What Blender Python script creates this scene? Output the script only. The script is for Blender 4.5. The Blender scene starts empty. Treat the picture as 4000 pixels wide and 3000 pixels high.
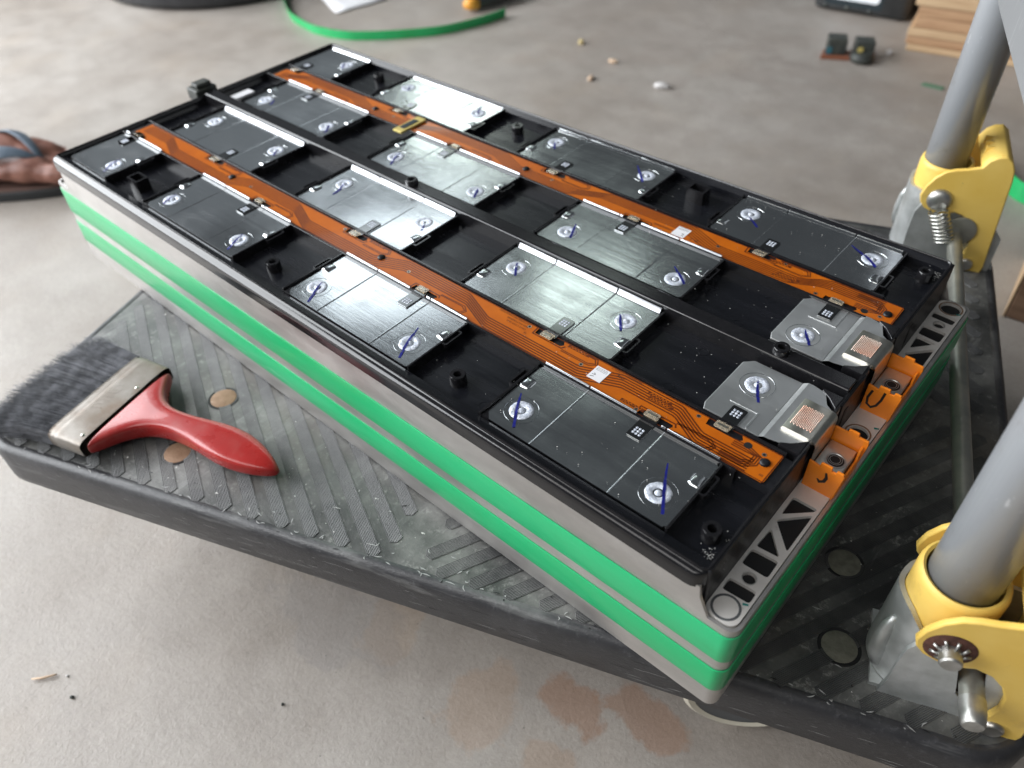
import bpy, bmesh, math, random
from mathutils import Vector, Matrix, noise

# ------------------------------------------------------------------ camera, world, lights, exposure
SC = bpy.context.scene
COL = SC.collection
FLOOR = -225.0                      # mm below the busbar plates; all lengths below are mm, floor -> z 0


def W(x, y, z):
    return Vector((x / 1000.0, y / 1000.0, (z - FLOOR) / 1000.0))


cam = bpy.data.cameras.new('camera')
camo = bpy.data.objects.new('camera', cam)
COL.objects.link(camo)
SC.camera = camo
RIGHT = Vector((0.75061653, 0.65965339, -0.0378448))
DOWN = Vector((0.43951282, -0.5412461, -0.71685503))
FWD = Vector((-0.4933592, 0.52144997, -0.69619439))
M = Matrix((RIGHT, -DOWN, -FWD)).transposed().to_4x4()
M.translation = W(101.456, -197.487, 278.5)
camo.matrix_world = M
cam.sensor_width = 36.0
cam.lens = 27.604
cam.clip_start = 0.02
cam.clip_end = 100
cam.dof.use_dof = True
cam.dof.focus_distance = 0.40
cam.dof.aperture_fstop = 7.5

world = bpy.data.worlds.new('World')
SC.world = world
world.use_nodes = True
world.node_tree.nodes['Background'].inputs[0].default_value = (0.86, 0.93, 1.0, 1)
world.node_tree.nodes['Background'].inputs[1].default_value = 0.075


def area(name, loc, aim, sx, sy, power, color):
    L = bpy.data.lights.new(name, 'AREA')
    L.shape = 'RECTANGLE'
    L.size, L.size_y = sx, sy
    L.energy = power
    L.color = color
    o = bpy.data.objects.new(name, L)
    COL.objects.link(o)
    o.location = loc
    d = Vector(aim) - Vector(loc)
    o.rotation_euler = d.to_track_quat('-Z', 'Y').to_euler()
    return o


# the open workshop door to the left, and the two ceiling tubes mirrored in the busbars
area('door_light', (-2.12, -0.92, 1.15), (-0.35, 0.12, 0.15), 2.85, 2.0, 175, (0.94, 0.97, 1.0))
area('front_fill_light', (-0.35, -2.2, 2.6), (0.0, 0.1, 0.2), 2.2, 1.6, 36, (1.0, 0.98, 0.95))  # added fill from the camera side, no second door there; lifts upward faces
area('ceiling_tube', (-4.45, 4.2, 2.92), (-0.3, 0.2, 0.2), 0.9, 0.2, 6, (0.88, 1.0, 0.93))
area('roof_panel', (-3.35, 2.40, 2.92), (-0.2, 0.1, 0.2), 0.95, 0.5, 5.2, (0.86, 0.95, 1.0))
area('far_fill_light', (-5.9, 2.9, 3.1), (-0.3, 0.1, 0.2), 2.4, 1.1, 1.2, (0.84, 0.93, 1.0))  # added fill with no known roof opening, brightens the far busbar plates
area('ceiling_lamp', (-2.16, 2.85, 2.92), (-0.2, 0.1, 0.2), 0.62, 0.22, 1.7, (0.86, 1.0, 0.93))

SC.view_settings.view_transform = 'Standard'
SC.view_settings.look = 'None'
SC.view_settings.exposure = 0.0
SC.view_settings.gamma = 1.0
SC.view_settings.use_curve_mapping = False
SC.render.resolution_x, SC.render.resolution_y = 1024, 768

# ------------------------------------------------------------------ helpers
rnd = random.Random(7)
TH = math.radians(20.836)
EV = Vector((math.cos(TH), math.sin(TH)))
NV = Vector((math.sin(TH), -math.cos(TH)))


def EN(e, n, z):                    # trolley frame -> world
    p = EV * e + NV * n
    return W(p.x, p.y, z)


MATS = {}


def mat(name, color, rough=0.5, metal=0.0, noise_scale=0, color2=None, bump=0.0, bump_scale=None,
        stretch=(1, 1, 1), rough2=None, coat=0.0, spec=0.5, trans=0.0, ramp=(0.35, 0.65), detail=6.0, sheen=0.0):
    m = bpy.data.materials.new(name)
    m.use_nodes = True
    nt = m.node_tree
    b = nt.nodes['Principled BSDF']
    b.inputs['Base Color'].default_value = (*color, 1)
    b.inputs['Roughness'].default_value = rough
    b.inputs['Metallic'].default_value = metal
    b.inputs['Coat Weight'].default_value = coat
    b.inputs['Specular IOR Level'].default_value = spec
    b.inputs['Transmission Weight'].default_value = trans
    if noise_scale or bump:
        tc = nt.nodes.new('ShaderNodeTexCoord')
        mp = nt.nodes.new('ShaderNodeMapping')
        mp.inputs['Scale'].default_value = stretch
        nt.links.new(tc.outputs['Object'], mp.inputs[0])
        if noise_scale:
            nz = nt.nodes.new('ShaderNodeTexNoise')
            nz.inputs['Scale'].default_value = noise_scale
            nz.inputs['Detail'].default_value = detail
            nz.inputs['Roughness'].default_value = 0.6
            nt.links.new(mp.outputs[0], nz.inputs['Vector'])
            cr = nt.nodes.new('ShaderNodeValToRGB')
            cr.color_ramp.elements[0].position = ramp[0]
            cr.color_ramp.elements[1].position = ramp[1]
            cr.color_ramp.elements[0].color = (*color, 1)
            cr.color_ramp.elements[1].color = (*(color2 or color), 1)
            nt.links.new(nz.outputs['Fac'], cr.inputs[0])
            nt.links.new(cr.outputs[0], b.inputs['Base Color'])
            if rough2 is not None:
                mr = nt.nodes.new('ShaderNodeMapRange')
                mr.inputs[1].default_value, mr.inputs[2].default_value = ramp
                mr.inputs[3].default_value, mr.inputs[4].default_value = rough, rough2
                nt.links.new(nz.outputs['Fac'], mr.inputs[0])
                nt.links.new(mr.outputs[0], b.inputs['Roughness'])
        if bump:
            n2 = nt.nodes.new('ShaderNodeTexNoise')
            n2.inputs['Scale'].default_value = bump_scale or 400
            n2.inputs['Detail'].default_value = 4
            nt.links.new(mp.outputs[0], n2.inputs['Vector'])
            bp = nt.nodes.new('ShaderNodeBump')
            bp.inputs['Strength'].default_value = bump
            bp.inputs['Distance'].default_value = 0.001
            nt.links.new(n2.outputs['Fac'], bp.inputs['Height'])
            nt.links.new(bp.outputs[0], b.inputs['Normal'])
    MATS[name] = m
    return m


mat('black_plastic', (0.006, 0.006, 0.008), 0.36, 0, 300, (0.010, 0.0105, 0.013), 0.05, 900, rough2=0.45, spec=0.35)
mat('tray_floor', (0.0055, 0.006, 0.008), 0.19, 0, 120, (0.009, 0.0095, 0.0125), 0.03, 500, (0.15, 1, 1), rough2=0.30, spec=0.34)
mat('rim_plastic', (0.008, 0.008, 0.009), 0.13, 0, 220, (0.012, 0.0115, 0.013), 0.04, 1500, spec=0.5)
mat('casing_aluminium', (0.52, 0.50, 0.48), 0.36, 0.85, 60, (0.60, 0.58, 0.56), 0.03, 900, (0.3, 1, 1), rough2=0.5)
mat('end_aluminium', (0.70, 0.67, 0.635), 0.42, 0.25, 90, (0.78, 0.755, 0.72), 0.05, 900)
mat('hole_dark', (0.006, 0.006, 0.007), 0.6)
mat('nickel', (0.66, 0.63, 0.55), 0.28, 1.0, 200, (0.74, 0.72, 0.66), 0.03, 800)
mat('marker_blue', (0.003, 0.005, 0.10), 0.4, 0, 700, (0.006, 0.010, 0.20))
mat('marker_black', (0.008, 0.008, 0.009), 0.5)
mat('marker_green', (0.0, 0.20, 0.18), 0.6)
mat('flex_orange', (0.50, 0.122, 0.004), 0.30, 0.0, 40, (0.40, 0.088, 0.003), coat=0.08, spec=0.3)
mat('flex_trace', (0.105, 0.020, 0.003), 0.30, 0.0, coat=0.12, spec=0.4)
mat('flex_ink', (0.11, 0.03, 0.006), 0.5)
mat('ring_tin', (0.62, 0.60, 0.52), 0.3, 1.0)
mat('tab_clear', (0.80, 0.70, 0.55), 0.12, 0, trans=0.75, spec=0.6)
mat('tab_copper', (0.62, 0.24, 0.10), 0.3, 0.7)
mat('strap_green', (0.010, 0.37, 0.125), 0.28, 0, 26, (0.020, 0.44, 0.17), 0.03, 300, (0.2, 1, 1), spec=0.55)
mat('strap_green_dark', (0.01, 0.36, 0.10), 0.25, 0, 30, (0.015, 0.42, 0.13), spec=0.6)
mat('cover_orange', (0.92, 0.235, 0.012), 0.36, 0, 80, (0.95, 0.27, 0.018), 0.03, 900)
mat('nut_steel', (0.58, 0.56, 0.51), 0.34, 1.0, 150, (0.66, 0.64, 0.6))
mat('paper_white', (0.74, 0.74, 0.76), 0.6)
mat('paper_ink', (0.10, 0.10, 0.11), 0.7)
mat('gold_clip', (0.62, 0.50, 0.16), 0.4, 0.3)
mat('knurl_copper', (0.70, 0.40, 0.29), 0.35, 1.0, 90, (0.72, 0.64, 0.57))
mat('yellow_plastic', (0.80, 0.53, 0.105), 0.35, 0, 35, (0.86, 0.60, 0.15), 0.03, 600, rough2=0.5)
mat('tube_paint', (0.38, 0.395, 0.415), 0.28, 0.15, 160, (0.62, 0.63, 0.65), 0.05, 300, (1, 1, 0.35), ramp=(0.66, 0.72))
mat('panel_paint', (0.20, 0.205, 0.21), 0.45, 0.0, 90, (0.36, 0.365, 0.37), 0.03, 500, (1, 1, 0.15), ramp=(0.6, 0.72))
mat('galvanised', (0.46, 0.48, 0.47), 0.36, 0.6, 55, (0.66, 0.68, 0.68), 0.06, 250, rough2=0.5)
mat('rust', (0.060, 0.026, 0.018), 0.7, 0.2, 250, (0.13, 0.055, 0.04), 0.4, 600)
mat('pin_steel', (0.42, 0.42, 0.40), 0.38, 0.9, 120, (0.60, 0.60, 0.58), 0.1, 500)
mat('spring_steel', (0.62, 0.62, 0.58), 0.25, 1.0)
mat('bar_steel', (0.30, 0.31, 0.28), 0.4, 0.7, 60, (0.42, 0.41, 0.36), 0.05, 400)
mat('plug_brown', (0.22, 0.13, 0.075), 0.6, 0.3, 200, (0.30, 0.19, 0.12), 0.2, 700)
mat('plug_grey', (0.12, 0.12, 0.095), 0.6, 0.3, 220, (0.19, 0.185, 0.15), 0.25, 700)
mat('tyre_cream', (0.62, 0.58, 0.48), 0.5)
mat('wheel_grey', (0.10, 0.105, 0.11), 0.45)
mat('ferrule_tin', (0.15, 0.118, 0.09), 0.45, 0.4, 34, (0.27, 0.25, 0.225), 0.04, 500, rough2=0.36)
mat('bristle', (0.022, 0.024, 0.030), 0.45, 0, 90, (0.15, 0.155, 0.175), ramp=(0.4, 0.72))
mat('skin', (0.15, 0.052, 0.034), 0.5, 0, 70, (0.27, 0.12, 0.085), 0.05, 400)
mat('nail', (0.50, 0.28, 0.24), 0.35)
mat('sandal_strap', (0.085, 0.12, 0.165), 0.5, 0, 60, (0.12, 0.155, 0.20))
mat('sandal_sole', (0.020, 0.022, 0.024), 0.6)
mat('insole', (0.10, 0.055, 0.045), 0.7, 0, 60, (0.14, 0.08, 0.065))
mat('rubber_black', (0.016, 0.017, 0.02), 0.45, 0, 30, (0.03, 0.031, 0.035))
mat('box_black', (0.014, 0.015, 0.016), 0.4, 0, 25, (0.03, 0.032, 0.033))
mat('label_white', (0.78, 0.82, 0.86), 0.35)
mat('label_blue', (0.014, 0.024, 0.03), 0.4)
mat('faded_green', (0.10, 0.20, 0.125), 0.6)
mat('circuit_dark', (0.02, 0.024, 0.024), 0.5, 0, 120, (0.06, 0.065, 0.055))
mat('rust_orange', (0.20, 0.07, 0.035), 0.7)
mat('teal', (0.03, 0.11, 0.14), 0.5)
mat('wood', (0.46, 0.30, 0.17), 0.6, 0, 9, (0.60, 0.43, 0.26), 0.15, 60, (1.2, 1.2, 14), ramp=(0.3, 0.7))
mat('wood_red', (0.34, 0.19, 0.10), 0.6, 0, 9, (0.52, 0.33, 0.19), 0.15, 60, (1.2, 1.2, 14), ramp=(0.3, 0.7))
mat('wood_dark', (0.10, 0.055, 0.03), 0.65, 0, 12, (0.17, 0.10, 0.06), 0.15, 60, (1, 4, 8))
mat('amber', (0.75, 0.33, 0.05), 0.35)
mat('chip_tan', (0.55, 0.40, 0.28), 0.7)
mat('chip_yellow', (0.58, 0.47, 0.24), 0.7)
mat('chip_white', (0.55, 0.53, 0.52), 0.6)
mat('chip_dark', (0.05, 0.055, 0.05), 0.7)
mat('scuff_pale', (0.34, 0.34, 0.335), 0.55)
mat('dust_white', (0.60, 0.59, 0.56), 0.7)
mat('pad_grey', (0.075, 0.08, 0.085), 0.5, 0, 200, (0.10, 0.105, 0.11))


def nodes_of(name):
    m = bpy.data.materials.new(name)
    m.use_nodes = True
    MATS[name] = m
    nt = m.node_tree
    tc = nt.nodes.new('ShaderNodeTexCoord')
    return m, nt, nt.nodes['Principled BSDF'], tc


def add(nt, kind, **kw):
    n = nt.nodes.new('ShaderNode' + kind)
    for k, v in kw.items():
        if k in n.inputs.keys() if hasattr(n.inputs, 'keys') else False:
            n.inputs[k].default_value = v
        else:
            setattr(n, k, v)
    return n


def nz(nt, vec, scale, detail=5, rough=0.55, stretch=None):
    if stretch:
        mp = nt.nodes.new('ShaderNodeMapping')
        mp.inputs['Scale'].default_value = stretch
        nt.links.new(vec, mp.inputs[0])
        vec = mp.outputs[0]
    n = nt.nodes.new('ShaderNodeTexNoise')
    n.inputs['Scale'].default_value = scale
    n.inputs['Detail'].default_value = detail
    n.inputs['Roughness'].default_value = rough
    nt.links.new(vec, n.inputs['Vector'])
    return n.outputs['Fac']


def ramp(nt, fac, stops):
    c = nt.nodes.new('ShaderNodeValToRGB')
    el = c.color_ramp.elements
    el[0].position, el[1].position = stops[0][0], stops[-1][0]
    el[0].color, el[1].color = (*stops[0][1], 1), (*stops[-1][1], 1)
    for p, col in stops[1:-1]:
        e = el.new(p)
        e.color = (*col, 1)
    nt.links.new(fac, c.inputs[0])
    return c.outputs[0]


def mix(nt, fac, a, b, mode='MIX'):
    m = nt.nodes.new('ShaderNodeMix')
    m.data_type = 'RGBA'
    m.blend_type = mode
    for s, v in ((0, fac), (6, a), (7, b)):
        if isinstance(v, (int, float)):
            m.inputs[s].default_value = v
        elif isinstance(v, tuple):
            m.inputs[s].default_value = (*v, 1)
        else:
            nt.links.new(v, m.inputs[s])
    return m.outputs[2]


def mth(nt, op, a, b=0.0, clamp=False):
    m = nt.nodes.new('ShaderNodeMath')
    m.operation = op
    m.use_clamp = clamp
    for i, v in enumerate((a, b)):
        if isinstance(v, (int, float)):
            m.inputs[i].default_value = v
        else:
            nt.links.new(v, m.inputs[i])
    return m.outputs[0]


def bumpn(nt, height, strength, dist, normal=None):
    b = nt.nodes.new('ShaderNodeBump')
    b.inputs['Strength'].default_value = strength
    b.inputs['Distance'].default_value = dist
    nt.links.new(height, b.inputs['Height'])
    if normal is not None:
        nt.links.new(normal, b.inputs['Normal'])
    return b.outputs[0]


def blob(nt, pos, center, radii, wob):
    """soft mask of a stain that lies around a point of the surface; wob is a noise output."""
    v = nt.nodes.new('ShaderNodeVectorMath')
    v.operation = 'SUBTRACT'
    v.inputs[1].default_value = center
    nt.links.new(pos, v.inputs[0])
    s = nt.nodes.new('ShaderNodeVectorMath')
    s.operation = 'MULTIPLY'
    s.inputs[1].default_value = (1 / radii[0], 1 / radii[1], 0)
    nt.links.new(v.outputs[0], s.inputs[0])
    ln = nt.nodes.new('ShaderNodeVectorMath')
    ln.operation = 'LENGTH'
    nt.links.new(s.outputs[0], ln.inputs[0])
    d = mth(nt, 'ADD', ln.outputs['Value'], mth(nt, 'MULTIPLY', mth(nt, 'SUBTRACT', wob, 0.5), 4.2))
    return mth(nt, 'MULTIPLY', mth(nt, 'SUBTRACT', 1.0, d), 3.6, True)


def make_concrete():
    m, nt, b, tc = nodes_of('concrete')
    P = tc.outputs['Object']
    base = ramp(nt, nz(nt, P, 3.2, 6), [(0.32, (0.300, 0.262, 0.228)), (0.5, (0.372, 0.336, 0.302)), (0.68, (0.44, 0.408, 0.374))])
    fine = nz(nt, P, 260, 4, 0.7)
    base = mix(nt, 0.55, base, ramp(nt, fine, [(0.3, (0.68, 0.68, 0.68)), (0.5, (0.88, 0.88, 0.88)), (0.7, (1.0, 1.0, 1.0))]), 'MULTIPLY')
    mid = nz(nt, P, 22, 6, 0.65)
    base = mix(nt, 0.5, base, ramp(nt, mid, [(0.3, (0.68, 0.66, 0.64)), (0.62, (1.0, 1.0, 1.0))]), 'MULTIPLY')
    tint = nz(nt, P, 9.0, 4)
    base = mix(nt, ramp(nt, tint, [(0.52, (0, 0, 0)), (0.78, (0.22, 0.22, 0.22))]), base, (0.36, 0.28, 0.20))
    wob = nz(nt, P, 17, 7, 0.62)
    for c, r, k, colr in (((-0.072, -0.062, 0), (0.023, 0.029), 0.34, (0.36, 0.235, 0.15)),
                          ((-0.045, -0.035, 0), (0.018, 0.022), 0.0, (0.3, 0.16, 0.09)),
                          ((-0.020, -0.020, 0), (0.030, 0.017), 0.56, (0.30, 0.165, 0.10)),
                          ((0.012, 0.000, 0), (0.032, 0.017), 0.54, (0.31, 0.175, 0.11)),
                          ((-0.012, -0.058, 0), (0.034, 0.014), 0.34, (0.36, 0.235, 0.15)),
                          ((-0.160, -0.050, 0), (0.022, 0.030), 0.28, (0.36, 0.25, 0.16)),
                          ((-0.205, -0.075, 0), (0.055, 0.035), 0.26, (0.20, 0.195, 0.20)),
                          ((-0.62, 1.05, 0), (0.35, 0.25), 0.25, (0.30, 0.25, 0.22)),
                          ((-0.30, 0.80, 0), (0.16, 0.26), 0.22, (0.24, 0.21, 0.19))):
        if k:
            base = mix(nt, mth(nt, 'MULTIPLY', blob(nt, P, c, r, wob), k), base, colr)
    sp = nt.nodes.new('ShaderNodeTexVoronoi')
    sp.inputs['Scale'].default_value = 85
    nt.links.new(P, sp.inputs['Vector'])
    pits = mth(nt, 'LESS_THAN', sp.outputs['Distance'], 0.055)
    gate = mth(nt, 'GREATER_THAN', nz(nt, P, 31, 2), 0.56)
    base = mix(nt, mth(nt, 'MULTIPLY', mth(nt, 'MULTIPLY', pits, gate), 0.6), base, (0.11, 0.105, 0.10))
    nt.links.new(base, b.inputs['Base Color'])
    nt.links.new(mth(nt, 'ADD', mth(nt, 'MULTIPLY', mid, 0.3), 0.30), b.inputs['Roughness'])
    n1 = bumpn(nt, nz(nt, P, 420, 7, 0.7), 0.55, 0.0009)
    n2 = bumpn(nt, mth(nt, 'MULTIPLY', mth(nt, 'MULTIPLY', pits, gate), -1.0), 0.5, 0.001, bumpn(nt, mid, 0.22, 0.004, n1))
    nt.links.new(n2, b.inputs['Normal'])


def make_deck():
    for name, dark, pale, k in (('deck_rubber', (0.032, 0.033, 0.033), (0.19, 0.19, 0.18), 1.0), ('deck_edge', (0.024, 0.024, 0.027), (0.058, 0.058, 0.062), 0.6)):
        m, nt, b, tc = nodes_of(name)
        P = tc.outputs['Object']
        a = nz(nt, P, 16, 7, 0.65)
        c = ramp(nt, a, [(0.38, dark), (0.52, tuple((x * 1.3 + y * 0.7) / 2 for x, y in zip(dark, pale))), (0.66, pale)])
        fl_ = nz(nt, P, 210, 6, 0.75)
        c = mix(nt, ramp(nt, fl_, [(0.55, (0, 0, 0)), (0.68, (0.55, 0.55, 0.55))]), c, tuple(x * 1.7 for x in pale))
        br = nz(nt, P, 7, 3)
        c = mix(nt, ramp(nt, br, [(0.56, (0, 0, 0)), (0.72, (0.5, 0.5, 0.5))]), c, (0.12, 0.095, 0.07))
        scr = nz(nt, P, 60, 6, 0.7, (1, 0.12, 1) if k == 1.0 else (0.08, 0.08, 1))
        c = mix(nt, ramp(nt, scr, [(0.57, (0, 0, 0)), (0.72, (0.8, 0.8, 0.8))]), c, (0.25, 0.25, 0.245))
        scr2 = nz(nt, P, 85, 6, 0.7, (0.15, 1, 1))
        c = mix(nt, ramp(nt, scr2, [(0.63, (0, 0, 0)), (0.76, (0.5, 0.5, 0.5))]), c, (0.02, 0.02, 0.022))
        nt.links.new(c, b.inputs['Base Color'])
        nt.links.new(mth(nt, 'ADD', mth(nt, 'MULTIPLY', a, 0.34), 0.24), b.inputs['Roughness'])
        n1 = bumpn(nt, nz(nt, P, 420, 5, 0.7), 0.35, 0.0008)
        n2 = bumpn(nt, scr2, 0.3, 0.0012, n1)
        nt.links.new(n2, b.inputs['Normal'])
    # raised ribs: same rubber with fine grooves along their length (object X runs along a rib)
    m, nt, b, tc = nodes_of('deck_rib')
    P = tc.outputs['Object']
    geo = nt.nodes.new('ShaderNodeNewGeometry')
    sx = nt.nodes.new('ShaderNodeSeparateXYZ')
    nt.links.new(P, sx.inputs[0])
    wv = mth(nt, 'SINE', mth(nt, 'MULTIPLY', sx.outputs[1], 2 * math.pi / 0.00085))
    G = geo.outputs['Position']
    a = nz(nt, G, 16, 7, 0.65)
    c = ramp(nt, a, [(0.38, (0.036, 0.037, 0.038)), (0.52, (0.090, 0.091, 0.090)), (0.66, (0.19, 0.19, 0.184))])
    scr = nz(nt, G, 60, 6, 0.7, (1, 0.12, 1))
    c = mix(nt, ramp(nt, scr, [(0.58, (0, 0, 0)), (0.72, (0.7, 0.7, 0.7))]), c, (0.24, 0.24, 0.235))
    c = mix(nt, mth(nt, 'MULTIPLY', mth(nt, 'ADD', wv, 1.0), 0.28), c, (0.03, 0.03, 0.033))
    nt.links.new(c, b.inputs['Base Color'])
    b.inputs['Roughness'].default_value = 0.42
    n1 = bumpn(nt, wv, 0.6, 0.0004)
    n2 = bumpn(nt, nz(nt, geo.outputs['Position'], 300, 5, 0.7), 0.35, 0.0008, n1)
    nt.links.new(n2, b.inputs['Normal'])


def make_busbar():
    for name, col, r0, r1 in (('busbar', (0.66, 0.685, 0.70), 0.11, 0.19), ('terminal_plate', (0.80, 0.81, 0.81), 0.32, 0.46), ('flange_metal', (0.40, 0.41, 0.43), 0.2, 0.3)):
        m, nt, b, tc = nodes_of(name)
        P = tc.outputs['Object']
        b.inputs['Metallic'].default_value = 1.0
        st = nz(nt, P, 260, 6, 0.75, (0.035, 1, 1))
        cl = nz(nt, P, 26, 6, 0.6)
        fleck = nz(nt, P, 180, 5, 0.7, (0.06, 1, 1))
        c = mix(nt, ramp(nt, fleck, [(0.60, (0, 0, 0)), (0.78, (0.55, 0.55, 0.55))]), col, tuple(min(1, x * 1.25) for x in col))
        nt.links.new(c, b.inputs['Base Color'])
        rr = mth(nt, 'ADD', mth(nt, 'MULTIPLY', st, 0.16), mth(nt, 'MULTIPLY', ramp(nt, cl, [(0.42, (0, 0, 0)), (0.72, (1, 1, 1))]), r1 - r0))
        nt.links.new(mth(nt, 'ADD', rr, r0 - 0.04), b.inputs['Roughness'])
        n1 = bumpn(nt, st, 0.04, 0.001)
        n2 = bumpn(nt, nz(nt, P, 9, 1), 0.08, 0.01, n1)
        nt.links.new(n2, b.inputs['Normal'])
    m, nt, b, tc = nodes_of('weld')
    P = tc.outputs['Object']
    b.inputs['Metallic'].default_value = 0.35
    g = nz(nt, P, 700, 5, 0.7)
    nt.links.new(ramp(nt, g, [(0.3, (0.36, 0.41, 0.50)), (0.5, (0.62, 0.66, 0.74)), (0.72, (0.88, 0.90, 0.95))]), b.inputs['Base Color'])
    b.inputs['Roughness'].default_value = 0.48
    nt.links.new(bumpn(nt, g, 0.7, 0.0012), b.inputs['Normal'])


def make_red():
    m, nt, b, tc = nodes_of('red_lacquer')
    P = tc.outputs['Object']
    geo = nt.nodes.new('ShaderNodeNewGeometry')
    a = nz(nt, P, 30, 5)
    c = ramp(nt, a, [(0.3, (0.30, 0.010, 0.010)), (0.7, (0.42, 0.025, 0.022))])
    edge = mth(nt, 'ADD', mth(nt, 'MULTIPLY', mth(nt, 'SUBTRACT', geo.outputs['Pointiness'], 0.545), 9.0), mth(nt, 'MULTIPLY', mth(nt, 'SUBTRACT', nz(nt, P, 90, 5), 0.5), 2.2), True)
    c = mix(nt, mth(nt, 'MULTIPLY', edge, 0.8), c, (0.33, 0.22, 0.15))
    dust = nz(nt, P, 48, 6, 0.6)
    c = mix(nt, ramp(nt, dust, [(0.55, (0, 0, 0)), (0.75, (0.3, 0.3, 0.3))]), c, (0.40, 0.14, 0.12))
    nt.links.new(c, b.inputs['Base Color'])
    nt.links.new(mth(nt, 'ADD', mth(nt, 'MULTIPLY', dust, 0.35), 0.12), b.inputs['Roughness'])
    b.inputs['Coat Weight'].default_value = 0.3
    nt.links.new(bumpn(nt, a, 0.15, 0.002), b.inputs['Normal'])


def dirty(name, color, scale, lo, hi, amount, stretch=None, rough=None):
    m = MATS[name]; nt = m.node_tree; b = nt.nodes['Principled BSDF']
    tc = nt.nodes.new('ShaderNodeTexCoord')
    f = ramp(nt, nz(nt, tc.outputs['Object'], scale, 7, 0.68, stretch), [(lo, (0, 0, 0)), (hi, (amount,) * 3)])
    src = b.inputs['Base Color'].links[0].from_socket if b.inputs['Base Color'].links else tuple(b.inputs['Base Color'].default_value)[:3]
    nt.links.new(mix(nt, f, src, color), b.inputs['Base Color'])


dirty('yellow_plastic', (0.36, 0.22, 0.07), 38, 0.58, 0.76, 0.4)
dirty('yellow_plastic', (0.12, 0.08, 0.05), 130, 0.66, 0.74, 0.6)
dirty('strap_green', (0.25, 0.62, 0.42), 90, 0.62, 0.75, 0.45, (0.12, 1, 1))
dirty('strap_green', (0.01, 0.16, 0.07), 140, 0.66, 0.74, 0.35)
dirty('casing_aluminium', (0.34, 0.33, 0.325), 24, 0.5, 0.72, 0.5, (0.5, 1, 1))
dirty('galvanised', (0.20, 0.20, 0.18), 60, 0.58, 0.74, 0.3)
dirty('tube_paint', (0.20, 0.19, 0.17), 45, 0.58, 0.75, 0.5)
dirty('ferrule_tin', (0.16, 0.095, 0.055), 55, 0.52, 0.72, 0.6)
dirty('end_aluminium', (0.30, 0.27, 0.24), 120, 0.6, 0.75, 0.5)
dirty('rim_plastic', (0.06, 0.06, 0.065), 260, 0.64, 0.74, 0.35)
dirty('cover_orange', (0.45, 0.13, 0.02), 90, 0.62, 0.76, 0.4)

make_concrete(); make_deck(); make_busbar(); make_red()


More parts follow.
